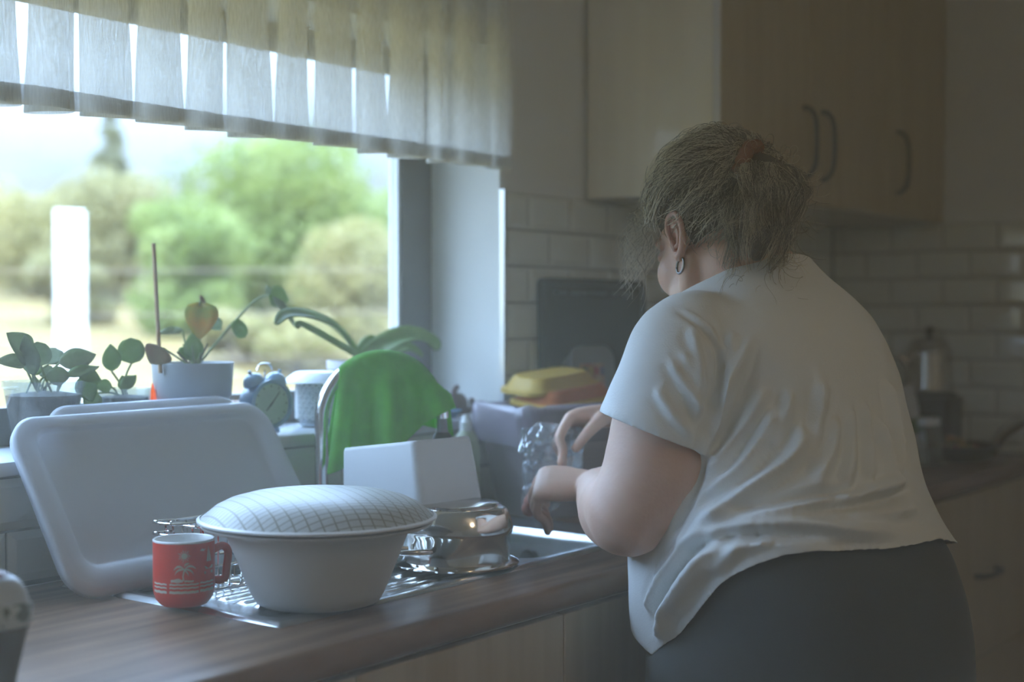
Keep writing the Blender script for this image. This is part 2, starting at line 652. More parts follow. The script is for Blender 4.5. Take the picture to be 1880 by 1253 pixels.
wt = MB()
WX0 = 0.35
wt.rings(nose(WX0, XR - .01))
hx0, hx1, hy0, hy1 = SKX0 + .02, SKX1 - .02, SKY0 + .018, SKY1 - .018
wt.box((WX0, WF + .05, WZ - .04), (hx0, WBK, WZ))
wt.box((hx1, WF + .05, WZ - .04), (XR - .01, WBK, WZ))
wt.box((hx0, WF + .05, WZ - .04), (hx1, hy0, WZ))
wt.box((hx0, hy1, WZ - .04), (hx1, WBK, WZ))
worktop = tag(wt.build('worktop', M['worktop']), 'long dark walnut laminate kitchen worktop with a rounded front edge under the window', 'worktop')

CY = WF + .035


def bow_handle(mb, a, b, out, r=.005):
    a, b, out = Vector(a), Vector(b), Vector(out)
    d = b - a
    pts = [a, a + out * .35 + d * .01, a + out * .8 + d * .10, a + out + d * .25, a + out * 1.05 + d * .5, a + out + d * .75, a + out * .8 + d * .90, b + out * .35 - d * .01, b]
    mb.tube(catmull(pts, 4), r, 10)


def front_panel(par, name, x0, x1, z0, z1, y):
    return MB().box((x0 + .0015, y - .019, z0 + .0015), (x1 - .0015, y, z1 - .0015)).build(name, M['wood_light'], par, bevel=.0015, seg=1)


def base_unit(x0, x1, kind, label):
    c = empty('base_cabinet', (x0, CY, 0), label, 'cabinet')
    w = x1 - x0
    b = MB().box((0.002, .001, .12), (w - .002, .54, .70)).box((.002, .05, 0), (w - .002, .07, .12))
    b.box((.002, .001, .70), (w - .002, .03, .858)).box((.002, .03, .70), (.02, .54, .858)).box((w - .02, .03, .70), (w - .002, .54, .858)).box((.02, .52, .70), (w - .02, .54, .858))
    b.build('body', M['wood_side'], c, sm=False)
    if kind == 'doors':
        n = max(1, round(w / .45))
        for i in range(n):
            d = front_panel(c, 'door', w * i / n, w * (i + 1) / n, .125, .852, 0)
            hx = w * (i + 1) / n - .05 if i % 2 == 0 and n > 1 else w * i / n + .05
            h = MB()
            bow_handle(h, (hx, -.019, .56), (hx, -.019, .70), (0, -.03, 0))
            h.build('handle', M['handle'], d)
    else:
        zs = [.125, .13 + .297, .852]
        for a, b_ in zip(zs[:-1], zs[1:]):
            d = front_panel(c, 'drawer', 0, w, a, b_, 0)
            h = MB()
            hz = (a + b_) / 2
            bow_handle(h, (w / 2 - .075, -.019, hz), (w / 2 + .075, -.019, hz), (0, -.03, 0), .0065)
            h.build('handle', M['handle'], d)
    return c


base_unit(.839, 1.739, 'doors', 'maple two-door base cabinet under the draining board, front left')
base_unit(1.739, 2.639, 'doors', 'maple two-door base cabinet under the sink bowl, in front of the woman')
base_unit(2.639, 3.27, 'doors', 'maple base cabinet behind the woman, mostly hidden by her hips')
base_unit(3.27, 3.97, 'drawers', 'maple drawer unit with dark bow handles at the right end of the worktop')

# wall cabinets
WCZ, WCY, WCH = 1.559, 1.487, .78


def wall_unit(x0, x1, n, label, handles):
    c = empty('wall_cabinet', (x0, WCY, WCZ), label, 'cabinet')
    w = x1 - x0
    MB().box((0, .001, 0), (w - .001, YW - WCY - .011, WCH)).build('body', M['wood_side'], c, sm=False)
    for i in range(n):
        d = front_panel(c, 'door', w * i / n, w * (i + 1) / n, 0, WCH, 0)
        h = MB()
        bow_handle(h, (handles[i], -.019, .062), (handles[i], -.019, .225), (0, -.032, 0), .0058)
        h.build('handle', M['handle'], d)
    return c


wc = wall_unit(2.700, 3.600, 2, 'maple wall cabinet with two doors and paired dark handles above the woman', [.405, .505])
MB().box((-.0012, -.0185, .0015), (.0012, -.0005, WCH - .002)).build('edge_band', M['wood_edge'], wc, sm=False)
wall_unit(3.602, 4.036, 1, 'narrow single-door maple wall cabinet against the right wall', [.075])
# ------------------------------------------------------------------ curtain
CURY, CURZ0, CURZ1 = 1.755, 1.592, 2.02


def curtain():
    c = empty('cafe_curtain', (1.3, CURY, CURZ1), 'off white sheer pleated curtain valance hanging across the top of the window', 'curtain')
    loc = Vector(c.location)
    xs, ys, zb = [], [], []
    x = -.60
    n = 0
    pr = random.Random(5)
    while x < 2.325:
        p = pr.uniform(.080, .108)
        A = pr.uniform(.50, .62) * p
        B = pr.uniform(.010, .020)
        ph = pr.uniform(-.3, .3)
        dz = pr.uniform(-.006, .006)
        for k in range(20):
            s = k / 20
            xs.append(x + p * s + A * math.sin(2 * PI * s) * (1 if x > -.58 else 0.2))
            ys.append(-B * math.cos(2 * PI * s + ph) + .004 * math.sin(9 * (x + p * s)))
            zb.append(dz * math.sin(PI * s) + .004 * math.sin(2 * PI * s))
        x += p
    xs = np.array(xs)
    ys = np.array(ys)
    xs += 2.332 - xs.max()
    zb = np.array(zb)
    N = len(xs)
    # soften the joins between pleats
    for _ in range(3):
        xs[1:-1] = (xs[:-2] + 2 * xs[1:-1] + xs[2:]) / 4
        ys[1:-1] = (ys[:-2] + 2 * ys[1:-1] + ys[2:]) / 4
        zb[1:-1] = (zb[:-2] + 2 * zb[1:-1] + zb[2:]) / 4
    cx = np.convolve(np.pad(xs, 20, mode='edge'), np.ones(41) / 41, 'valid')

    def sheet(z0, z1, rows, off):
        g = MB()
        rs = []
        for i in range(rows + 1):
            t = i / rows
            row = []
            for k in range(N):
                zz = (z0 + (zb[k] if z0 < CURZ0 + .03 else 0)) * (1 - t) + z1 * t
                h = (zz - CURZ0) / (CURZ1 - CURZ0)
                amp = 1 + .25 * (1 - h)
                row.append((cx[k] + (xs[k] - cx[k]) * amp + .003 * math.sin(7 * h + k * .11) - loc.x, CURY + ys[k] * amp + off - loc.y, zz - loc.z))
            rs.append(row)
        g.rings(rs, closed=False)
        return g
    sheet(CURZ0, CURZ1, 10, 0).build('fabric', M['curtain'], c)
    hm = sheet(CURZ0 - .001, CURZ0 + .026, 2, -.0012)
    hm.build('hem', M['hem'], c)
    MB().tube([(-2.0, 0, .012), (1.06, 0, .012)], .008, 10).build('rod', M['steeltrim'], c)
    for x_ in (-1.95, -.45, 1.055):
        MB().tube([(x_, 0, .012), (x_, YW - CURY, .012)], .006, 8).build('bracket', M['steeltrim'], c)


curtain()

# ------------------------------------------------------------------ sink, one pressed sheet
SKZ = WZ + .004
BX0, BX1, BY0, BY1, BD = 1.845, 2.115, 1.347, 1.690, .16


def sink():
    c = empty('kitchen_sink', (SKX0, SKY0, WZ), 'stainless steel inset sink with a ribbed draining board on its left', 'sink')
    W, D = SKX1 - SKX0, SKY1 - SKY0
    nx, ny = 230, 118
    xs = np.linspace(0, W, nx)
    ys = np.linspace(0, D, ny)
    X, Y = np.meshgrid(xs, ys)

    def sdr(x0, x1, y0, y1, r):
        qx = np.abs(X - (x0 + x1) / 2) - ((x1 - x0) / 2 - r)
        qy = np.abs(Y - (y0 + y1) / 2) - ((y1 - y0) / 2 - r)
        return np.hypot(np.maximum(qx, 0), np.maximum(qy, 0)) + np.minimum(np.maximum(qx, qy), 0) - r
    Z = np.full_like(X, .004)
    edge = np.minimum(np.minimum(X, W - X), np.minimum(Y, D - Y))
    Z -= .0035 * (1 - smooth(0, .004, edge))
    Z += .002 * np.exp(-((edge - .012) / .005) ** 2)
    dr = sdr(.03, BX0 - SKX0 - .03, .035, D - .035, .03)
    Z -= .006 * (1 - smooth(-.008, .004, dr))
    inside = 1 - smooth(-.02, -.010, dr)
    rib = .5 + .5 * np.cos(2 * PI * (Y - .05) / .038)
    lx = .055 + .02 * np.abs(np.sin(Y * 9))
    Z += .0045 * inside * smooth(.35, .75, rib) * smooth(0, .012, X - lx)
    bw = sdr(BX0 - SKX0, BX1 - SKX0, BY0 - SKY0, BY1 - SKY0, .05)
    Z -= .002 * (1 - smooth(.0, .014, bw)) * (bw > -.004)
    dep = 1 - smooth(-.026, .0, bw)
    dep = dep ** 0.8
    Z -= BD * dep
    Z -= .006 * np.exp(-(((X - (BX0 + BX1) / 2 + SKX0) / .045) ** 2 + ((Y - (BY0 + BY1) / 2 + SKY0) / .045) ** 2) ** 2) * (dep > .99)
    vs = [(X[j, i], Y[j, i], Z[j, i]) for j in range(ny) for i in range(nx)]
    fs = [(j * nx + i, j * nx + i + 1, (j + 1) * nx + i + 1, (j + 1) * nx + i) for j in range(ny - 1) for i in range(nx - 1)]
    MB().add(vs, fs).build('pressed_sheet', M['steel'], c, auto=2.0)
    bc = ((BX0 + BX1) / 2 - SKX0, (BY0 + BY1) / 2 - SKY0)
    d = MB().lathe([(.0, -.002), (.036, -.002), (.04, 0), (.038, .004), (.032, .003), (.03, .0015), (0, .0015)], (bc[0], bc[1], -BD + .002), 28)
    d.build('drain', M['chrome'], c)
    ov = MB().lathe([(0, 0), (.014, 0), (.016, .003), (0, .004)], (0, 0, 0), 18).build('overflow', M['black'], c)
    ov.location = (BX1 - SKX0 - .014, (BY0 + BY1) / 2 - SKY0 + .02, -.05)
    ov.rotation_euler = (0, -PI / 2 + .1, 0)


sink()

# ------------------------------------------------------------------ faucet and towel
FB = onY(590, 800, 1.71)
FB.z = 0
SP = onY(812, 800, 1.57)
SP.z = 0
FH = Vector((SP.x - FB.x, SP.y - FB.y, 0))
FSPAN = FH.length
fdir = FH.normalized()
FTOP = 1.222          # height of the arch's crown (tube centre)
FR = FSPAN / 2


def arch(a):
    """a in 0..pi from the riser to the outlet"""
    return Vector((FB.x, FB.y, FTOP - FR)) + fdir * (FR - FR * math.cos(a)) + Vector((0, 0, FR * math.sin(a)))


def faucet():
    c = empty('kitchen_faucet', (FB.x, FB.y, WZ), 'tall chrome gooseneck faucet behind the draining board with a towel over it', 'faucet')
    o = Vector((FB.x, FB.y, WZ))
    b = MB().lathe([(.028, .003), (.028, .01), (.024, .014), (.022, .05), (.021, .09), (.012, .098)], (0, 0, 0), 28, cap0=True)
    b.build('base', M['chrome'], c)
    pts = [Vector((0, 0, .09)), Vector((0, 0, .15))] + [arch(a) - o for a in np.linspace(0, PI, 24)]
    MB().tube(pts, .0115, 16).build('spout', M['chrome'], c)
    e = arch(PI) - o + Vector((0, 0, .026))
    lv = MB().tube([(.02, 0, .06), (.05, -.01, .075), (.085, -.02, .10)], [.006, .005, .004], 10, True)
    lv.build('lever', M['chrome'], c)
    h = MB().lathe([(.009, .0), (.0075, -.02), (.0095, -.045), (.011, -.052)], tuple(e), 20)
    h.build('hose_sleeve', mat('grey_rubber', (.22, .23, .24), .4), c)
    h = MB().lathe([(.011, -.050), (.016, -.056), (.019, -.07), (.019, -.078), (.0185, -.080)], tuple(e), 24)
    h.build('collar', M['black'], c)
    h = MB().lathe([(.0185, -.079), (.021, -.084), (.0225, -.092), (.0225, -.125), (.021, -.14), (.019, -.146), (0, -.146)], tuple(e), 28)
    hd = h.build('spray_head', M['chrome'], c)
    MB().tube([e + Vector((0, 0, -.098)) + _rt * .018, e + Vector((0, 0, -.096)) + _rt * .040], .004, 10, True).build('spray_lever', M['chrome'], hd)


faucet()


def towel():
    """a cloth laid over the arch: the arch line is the ridge, both sides hang down"""
    R0 = .0135
    nu, nv = 44, 46
    a0, a1 = .78, 2.72
    side = Vector((-fdir.y, fdir.x, 0))          # away from the camera
    vs = []
    for i in range(nu):
        s = i / (nu - 1)
        a = lerp(a0, a1, s)
        ridge = arch(a)
        out = Vector((0, 0, 1))
        for j in range(nv):
            t = j / (nv - 1) * 2 - 1      # -1 near side hem .. +1 far side hem
            d = abs(t)
            sg = 1 if t > 0 else -1
            L = (.180 if s < .5 else lerp(.180, .055, (s - .5) / .5)) if sg < 0 else lerp(.17, .10, s)
            if sg < 0:
                L += .012 * math.sin(5 * s + .4)
            q = d * L
            # wrap over the tube first
            arc = PI / 2 * R0
            if q < arc:
                th = q / R0
                p = ridge + Vector((0, 0, R0 * math.cos(th))) + side * (sg * R0 * math.sin(th))
            else:
                h = q - arc
                fan = .05 * (s - .5) * h / L
                fold = (.011 * math.sin(s * 15 + .8) + .006 * math.sin(s * 31)) * smooth(0, .10, h)
                p = ridge + side * (sg * (R0 + .02 * (h / L) + fold)) + Vector((0, 0, -h)) + fdir * fan
                # the free right-hand corner swings out past the arch
                if s > .62:
                    k = (s - .62) / .38
                    p += fdir * (.022 * k * k * (1 - h / L * .5))
            vs.append(p)
    fs = [(i * nv + j, (i + 1) * nv + j, (i + 1) * nv + j + 1, i * nv + j + 1) for i in range(nu - 1) for j in range(nv - 1)]
    o = MB().add(vs, fs).build('dish_towel', M['towel'], auto=3)
    md = o.modifiers.new('t', 'SOLIDIFY')
    md.thickness = .003
    md.offset = 1
    s_ = o.modifiers.new('s', 'SUBSURF')
    s_.levels = s_.render_levels = 1
    tag(o, 'bright green microfibre towel draped over the chrome faucet', 'towel')


towel()

# ------------------------------------------------------------------ leaning plastic lids
def storage_lid(name, P0, ex, eup, W, L, label, rot=0.0):
    """P0 bottom-left corner, ex along the bottom edge, eup up the slope"""
    ex, eup = Vector(ex).normalized(), Vector(eup).normalized()
    nrm = ex.cross(eup)
    c = empty(name, P0, label, 'lid', 'leaning white plastic lids')
    g = MB()

    def ring(ins, h, r):
        k = min(1, max(0, (ins - .018) / .025))
        return [ex * (W / 2 + p.x) + eup * (L / 2 + p.y + .012 * k) + nrm * h for p in rrect(W - 2 * ins, L - 2 * ins + .016 * k, max(r - ins * .6, .012), 8)]
    R = .050
    rr = [ring(.0, -.012, R), ring(-.002, .0, R), ring(.003, .004, R), ring(.010, .004, R), ring(.018, .0045, R), ring(.034, .003, R),
          ring(.042, -.005, R), ring(.047, -.0075, R), ring(.07, -.008, R)]
    g.rings(rr, True, False, True)
    o = g.build('panel', M['tray'], c, auto=1.6)
    md = o.modifiers.new('t', 'SOLIDIFY')
    md.thickness = .0022
    md.offset = -1
    return c


TL = onZ(150, 1098, .9085) + Vector((-.016, -.006, 0))
storage_lid('storage_lid', (TL.x, TL.y, TL.z), (1, .03, 0), (0.02, .58, .815), .512, .292, 'large milky white plastic storage lid leaning on the window sill behind the red mug')
storage_lid('storage_lid', (TL.x + .080, TL.y + .023, TL.z + .0), (1, .03, 0), (0.02, .58, .815), .40, .306, 'second milky plastic lid, tucked behind the large leaning one with only its top showing')

# ------------------------------------------------------------------ bowl and strainer dome
BC = Vector((1.395, 1.377, WZ + .006))


def bowl():
    c = empty('mixing_bowl', BC, 'large round white plastic bowl on the draining board, covered by a strainer dome', 'bowl')
    pr = [(.0, .003), (.076, .003), (.080, 0), (.084, .002), (.091, .014), (.104, .045), (.115, .073), (.124, .095), (.129, .1005), (.143, .104), (.1565, .1055), (.1575, .109), (.151, .111), (.140, .108), (.124, .103), (.112, .073), (.101, .045), (.088, .016), (.0, .008)]
    MB().lathe(pr, K=72).build('body', M['bowl'], c, auto=1.2)
    d = empty('strainer_dome', BC + Vector((0, 0, .1135)), 'white gridded strainer dome upside down on the large bowl', 'strainer')
    m = mat('strainer_plastic', (.60, .62, .60), .42)
    nt = m.node_tree
    b = nt.nodes['Principled BSDF']
    tc = nt.nodes.new('ShaderNodeTexCoord')
    sp = nt.nodes.new('ShaderNodeSeparateXYZ')
    mp = nt.nodes.new('ShaderNodeMapping')
    mp.inputs['Rotation'].default_value = (0, 0, math.radians(24))
    nt.links.new(tc.outputs['Object'], mp.inputs[0])
    nt.links.new(mp.outputs[0], sp.inputs[0])

    def line(src, per, th):
        a = nt.nodes.new('ShaderNodeMath')
        a.operation = 'MULTIPLY'
        a.inputs[1].default_value = 1 / per
        nt.links.new(src, a.inputs[0])
        f = nt.nodes.new('ShaderNodeMath')
        f.operation = 'FRACT'
        nt.links.new(a.outputs[0], f.inputs[0])
        q = nt.nodes.new('ShaderNodeMath')
        q.operation = 'LESS_THAN'
        q.inputs[1].default_value = th
        nt.links.new(f.outputs[0], q.inputs[0])
        return q.outputs[0]
    l1 = line(sp.outputs['X'], .0165, .14)
    l2 = line(sp.outputs['Y'], .0095, .2)
    mxn = nt.nodes.new('ShaderNodeMath')
    mxn.operation = 'MAXIMUM'
    nt.links.new(l1, mxn.inputs[0])
    l2h = nt.nodes.new('ShaderNodeMath')
    l2h.operation = 'MULTIPLY'
    l2h.inputs[1].default_value = .85
    nt.links.new(l2, l2h.inputs[0])
    nt.links.new(l2h.outputs[0], mxn.inputs[1])
    mc = nt.nodes.new('ShaderNodeMix')
    mc.data_type = 'RGBA'
    mc.inputs['A'].default_value = (.50, .51, .49, 1)
    mc.inputs['B'].default_value = (.27, .25, .20, 1)
    nt.links.new(mxn.outputs[0], mc.inputs['Factor'])
    nt.links.new(mc.outputs['Result'], b.inputs['Base Color'])
    bp = nt.nodes.new('ShaderNodeBump')
    bp.invert = True
    bp.inputs['Distance'].default_value = .0015
    bp.inputs['Strength'].default_value = .6
    nt.links.new(mxn.outputs[0], bp.inputs['Height'])
    nt.links.new(bp.outputs[0], b.inputs['Normal'])
    pr = [(.152, -.001), (.160, -.001), (.1615, .001), (.157, .004), (.149, .010), (.138, .019), (.120, .0275), (.095, .034), (.06, .0385), (.02, .0405), (0, .0406)]
    MB().lathe(pr, K=80).build('dome', m, d, auto=1.6)
    MB().lathe([(.158, -.001), (.1625, .0), (.1628, .0025), (.1585, .0045)], K=80).build('rim', M['white'], d)


bowl()

# ------------------------------------------------------------------ red mug
def mug():
    base = Vector((1.269, 1.505, SKZ + .003))
    c = empty('mug', base, 'red plastic mug with a cream palm tree print on the draining board corner', 'mug')
    c.rotation_euler = (0, 0, math.radians(36.85 + 12.5 + 180))   # the print faces +X locally
    R = .041
    MB().lathe([(0, .002), (.027, .002), (.029, 0), (.031, .001), (.037, .008), (.040, .016), (R, .026), (R, .0865)], K=48).build('body', M['red'], c, auto=1.2)
    MB().lathe([(R, .0863), (R + .0004, .088), (R - .001, .0893), (R - .0026, .088), (R - .003, .08), (R - .004, .02), (.028, .008), (0, .007)], K=48).build('lining', M['white'], c, auto=1.5)
    h = MB()
    ang = math.radians(100)
    ux = Vector((math.cos(ang), math.sin(ang), 0))
    h.tube(catmull([ux * (R - .003) + Vector((0, 0, .070)), ux * (R + .010) + Vector((0, 0, .0755)), ux * (R + .0185) + Vector((0, 0, .068)), ux * (R + .0165) + Vector((0, 0, .045)), ux * (R + .013) + Vector((0, 0, .03)), ux * (R - .003) + Vector((0, 0, .030))], 6), .0042, 10, flat=1.3, upv=(0, 0, 1))
    h.build('handle', M['red'], c)

    def wrap(polys, name):
        """flat print: outlines in millimetres (sideways, up) laid on the mug's side"""
        g = MB()
        for poly in polys:
            # fan strips, split finely enough to follow the curve
            vs = [((R + .0005) * math.cos(u / 1000 / R), (R + .0005) * math.sin(u / 1000 / R), v / 1000) for u, v in poly]
            g.add(vs, [tuple(range(len(vs)))])
        o = g.build(name, M['cream'], c, sm=False)
        return o
    strip = lambda u0, u1, v0, v1, n=10, w=0.0: [[(lerp(u0, u1, i / n), v0 + w * math.sin(i * 1.7)), (lerp(u0, u1, (i + 1) / n), v0 + w * math.sin((i + 1) * 1.7)), (lerp(u0, u1, (i + 1) / n), v1 + w * math.sin((i + 1) * 1.7)), (lerp(u0, u1, i / n), v1 + w * math.sin(i * 1.7))] for i in range(n)]
    # mirror so that + is to the right as seen from outside
    S = lambda P: [[(u, v) for u, v in q] for q in P]
    sunp = [[(1 + 4.2 * math.cos(a), 71 + 4.2 * math.sin(a)) for a in np.linspace(0, 2 * PI, 15)[:-1]]]
    for k in range(14):
        a = 2 * PI * k / 14
        d, e = (math.cos(a), math.sin(a)), (-math.sin(a), math.cos(a))
        r1 = 9.5 if k % 2 == 0 else 7.5
        sunp.append([(1 + d[0] * 5 + e[0] * .7, 71 + d[1] * 5 + e[1] * .7), (1 + d[0] * 5 - e[0] * .7, 71 + d[1] * 5 - e[1] * .7), (1 + d[0] * r1, 71 + d[1] * r1)])
    wrap(S(sunp), 'sun_print')
    palm = []
    tr = [(0, 38), (-1.0, 44), (.3, 50), (1.5, 53.5)]
    for (u0, v0), (u1, v1) in zip(tr[:-1], tr[1:]):
        palm.append([(u0 - 1, v0), (u0 + 1, v0), (u1 + .9, v1), (u1 - .9, v1)])
    for fr_ in ([(1, 53.5), (-4, 57.5), (-9, 57), (-13, 52.5)], [(1, 53.5), (-5, 53.5), (-9.5, 50.5), (-11.5, 46)], [(1, 53.5), (6, 57.8), (12, 57), (16, 53.5)], [(1, 53.5), (7, 53), (11.5, 49.5), (13, 45)], [(1, 53.5), (1, 58.5), (4, 61), (7.5, 61.5)], [(1, 53), (4, 50), (6, 47), (6.5, 43)]):
        pts = catmull([Vector((u, v, 0)) for u, v in fr_], 3)
        for i in range(len(pts) - 1):
            w0 = 2.0 * math.sin(PI * min(.95, .1 + i / (len(pts) - 1) * .85))
            w1 = 2.0 * math.sin(PI * min(.97, .1 + (i + 1) / (len(pts) - 1) * .85))
            palm.append([(pts[i].x, pts[i].y - w0), (pts[i + 1].x, pts[i + 1].y - w1), (pts[i + 1].x, pts[i + 1].y + w1 * .5), (pts[i].x, pts[i].y + w0 * .5)])
    palm += strip(-17, -1, 36, 39.5, 5, .5) + strip(1, 13, 36, 38.5, 4, .4)
    palm.append([(-14, 39), (-2, 39), (-6, 41.5), (-10, 41)])
    wrap(S(palm), 'palm_print')
    boat = [[(33, 61), (36.5, 82), (37, 61)], [(37.8, 61), (38, 78), (43, 61)], [(29, 55), (47, 55), (44, 51), (32, 51)], [(29, 48), (46, 48), (46, 44.5), (29, 44.5)],
            [(22, 77), (26, 79.5), (28, 77.5), (32, 79), (28, 75.5), (25, 76)]]
    wrap(S(boat), 'sailboat_print')
    wav = []
    for v0, v1 in ((32, 34.2), (27.5, 29.6), (21, 24.5)):
        wav += strip(-19, 20, v0, v1, 16, .35) + strip(22, 48, v0 + .6, v1 + .6, 10, .4) + strip(-48, -23, v0, v1, 10, .4)
    wrap(S(wav), 'wave_print')


mug()

# ------------------------------------------------------------------ wire rack between mug and bowl
def wire_rack():
    o = onZ(392, 1080, SKZ + .004)
    o = Vector((1.390, 1.578, SKZ + .003))
    c = empty('wire_basket', o, 'small chrome wire basket behind the red mug and the bowl', 'basket')
    r = .0016
    hx, hy, H = .050, .040, .092
    for z, nm in ((.002, 'bottom_wire'), (.035, 'middle_wire'), (H, 'rim_wire')):
        k = 1 + .25 * z / H
        ring = [Vector((p.x * k, p.y * k, z)) for p in rrect(hx * 2, hy * 2, .025, 5)]
        MB().tube(ring + [ring[0]], r * 1.3, 6).build(nm, M['chrome'], c)
    for i in range(18):
        a = 2 * PI * i / 18
        p = Vector((max(-hx, min(hx, hx * 1.25 * math.cos(a))), max(-hy, min(hy, hy * 1.25 * math.sin(a))), .002))
        q = Vector((p.x * 1.25, p.y * 1.25, H))
        MB().tube([p * .2 + Vector((0, 0, .002)), p, q], r, 6).build('upright_wire', M['chrome'], c)
    # the two bent loop handles sticking out at the left
    for dz in (0, -.016):
        l = [Vector((-hx * 1.2, -.025, H + .006 + dz)), Vector((-hx * 1.2 - .035, -.024, H + .008 + dz)), Vector((-hx * 1.2 - .042, -.012, H + .008 + dz)), Vector((-hx * 1.2 - .042, .008, H + .008 + dz)), Vector((-hx * 1.2 - .035, .02, H + .008 + dz)), Vector((-hx * 1.2, .021, H + .006 + dz))]
        MB().tube(catmull(l, 5), r * 1.25, 6).build('loop_handle', M['chrome'], c)


wire_rack()

# ------------------------------------------------------------------ upturned saucepan, tub, cup
PC = Vector((1.730, 1.405, SKZ + .0045))


def pan():
    c = empty('saucepan', PC, 'polished steel saucepan standing upside down at the edge of the sink bowl', 'saucepan')
    pr = [(.082, .004), (.094, .003), (.097, .000), (.098, .0025), (.094, .005), (.085, .007), (.0835, .012), (.0835, .045), (.088, .050), (.0890, .055), (.0880, .062), (.082, .080), (.078, .0865), (.074, .089), (.070, .090), (0, .090)]
    MB().lathe(pr, K=64).build('body', M['potsteel'], c, auto=.9)
    MB().lathe([(.066, .0895), (.066, .094), (.062, .0955), (0, .0955)], K=56).build('base_disc', M['potsteel'], c)
    h = MB()
    h.tube(catmull([(-.082, .03, .03), (-.115, .05, .032), (-.13, .02, .03), (-.115, -.012, .032), (-.086, -.02, .03)], 5), .0045, 10)
    h.build('loop_handle', M['potsteel'], c)


pan()


def tub():
    A = atd(772, 823, 2.20)
    ang = math.radians(85)
    e1 = Vector((math.cos(ang), math.sin(ang), 0))          # left face edge, going away
    e2 = Vector((math.sin(ang), -math.cos(ang), 0))         # right face edge
    LW, RW, H = .168, .130, .112
    cen = A + e1 * (LW / 2) + e2 * (RW / 2) + Vector((0, 0, -H))
    c = empty('food_tub', cen, 'white rectangular plastic tub turned upside down and tilted on top of the steel saucepan', 'tub')
    rot = Matrix((e1, -e2, Vector((0, 0, 1)))).transposed()
    tilt = Matrix.Rotation(math.radians(7.5), 3, 'Y')
    c.rotation_euler = (rot @ tilt).to_euler()
    g = MB()
    rr = []
    for f, z, r in ((1.19, -.004, .016), (1.19, .001, .016), (1.125, .004, .015), (1.12, .012, .015), (1.02, H - .006, .010), (1.0, H - .001, .010), (.985, H, .01), (.93, H - .003, .01), (.85, H - .006, .01), (.4, H - .008, .006)):
        rr.append(rrect(LW * f, RW * f, r, 4, 0, 0, z))
    g.rings(rr, True, False, True)
    o = g.build('body', M['tub'], c, auto=1.1)
    md = o.modifiers.new('t', 'SOLIDIFY')
    md.thickness = .0015
    md.offset = -1
    MB().box((-.105 - .0, -.095, -.004), (-.088, -.080, .0)).build('tab', M['clearpot'], c, bevel=.002)


tub()


def cup(o, r0, r1, h, label, name='plastic_cup'):
    c = empty(name, o, label, 'cup')
    MB().lathe([(0, .001), (r0, .001), (r0 + .001, .004), (r1, h - .003), (r1 + .003, h), (r1 + .001, h + .001), (r1 - .001, h - .003), (r0 - .001, .004), (0, .003)], K=36).build('body', M['clearpot'], c)
    return c


q = onY(885, 900, 1.60)
cup(Vector((1.832, 1.62, SKZ + .002)), .028, .036, .055, 'small clear plastic cup behind the upturned tub')

# ------------------------------------------------------------------ soap bottle
def soap():
    o = onY(856, 800, 1.735)
    o.z = SKZ + .002
    c = empty('soap_bottle', o, 'pale translucent dish soap bottle standing behind the tub, right of the towel', 'bottle')
    m = mat('pale_soap_plastic', (.62, .66, .50), .35, transl=.4)
    pr = [(0, 0), (.024, 0), (.027, .004), (.028, .02), (.028, .12), (.0265, .14), (.021, .155), (.013, .163), (.011, .166)]
    MB().lathe(pr, K=32, sx=1.15, sy=.8).build('body', m, c)
    MB().lathe([(.0125, .164), (.0125, .182), (.009, .185), (.006, .196), (0, .197)], K=20, cap0=True).build('cap', M['white'], c)


soap()
# ------------------------------------------------------------------ things on the window sill
def leaf_geo(g, p0, p1, w, nrm, sag=0.0, shape='oval', fold=.12, nl=10, nw=4):
    """a leaf blade from p0 to its tip p1; nrm is the way its face looks"""
    p0, p1, nrm = Vector(p0), Vector(p1), Vector(nrm).normalized()
    ax = p1 - p0
    L = ax.length
    ax.normalize()
    sd = ax.cross(nrm).normalized()
    nn = sd.cross(ax)
    vs = []
    for i in range(nl + 1):
        t = i / nl
        if shape == 'round':
            wd = math.sqrt(max(0, 1 - (2 * t - 1) ** 2)) ** .9
        elif shape == 'heart':
            wd = (math.sin(PI * t ** .55)) ** .8 if 0 < t < 1 else 0
        elif shape == 'strap':
            wd = (math.sin(PI * min(1, t * .9 + .06)) ** .45) if t < 1 else 0.05
        else:
            wd = math.sin(PI * t ** .8) ** .8 if 0 < t < 1 else 0
        wd = max(wd, .03) * w / 2
        c = p0 + ax * (L * t) + nn * (4 * sag * L * t * (1 - t))
        for k in range(nw + 1):
            s = k / nw * 2 - 1
            back = (L * .10 * abs(s) ** 1.5 * (1 - t) ** 3) if shape == 'heart' else 0
            vs.append(c + sd * (s * wd) + nn * (abs(s) * wd * fold * 2 + .0012 * math.sin(9 * t + 3 * s)) - ax * back)
    W = nw + 1
    fs = [(i * W + k, i * W + k + 1, (i + 1) * W + k + 1, (i + 1) * W + k) for i in range(nl) for k in range(nw)]
    g.add(vs, fs)


def thick(o, t=.0012):
    md = o.modifiers.new('t', 'SOLIDIFY')
    md.thickness = t
    md.offset = 0
    return o


TOCAM = Vector((-.62, -.75, .22))


def plant_leaf(c, o, stem0, p0, p1, w, m, shape='oval', nrm=None, sag=.05, fold=.1, sr=.0018):
    """leaf with its stalk; points in world space"""
    g = MB()
    leaf_geo(g, Vector(p0) - o, Vector(p1) - o, w, nrm if nrm is not None else TOCAM, sag, shape, fold)
    lf = thick(g.build('leaf', m, c, auto=3))
    if stem0 is not None:
        a, b = Vector(stem0) - o, Vector(p0) - o
        mid = (a + b) / 2 + Vector((0, 0, .006)) + (b - a).cross(Vector((.3, .5, 0))) * .1
        MB().tube(catmull([a, mid, b], 5), sr, 7).build('leaf_stalk', M['stem'], lf)
    return lf


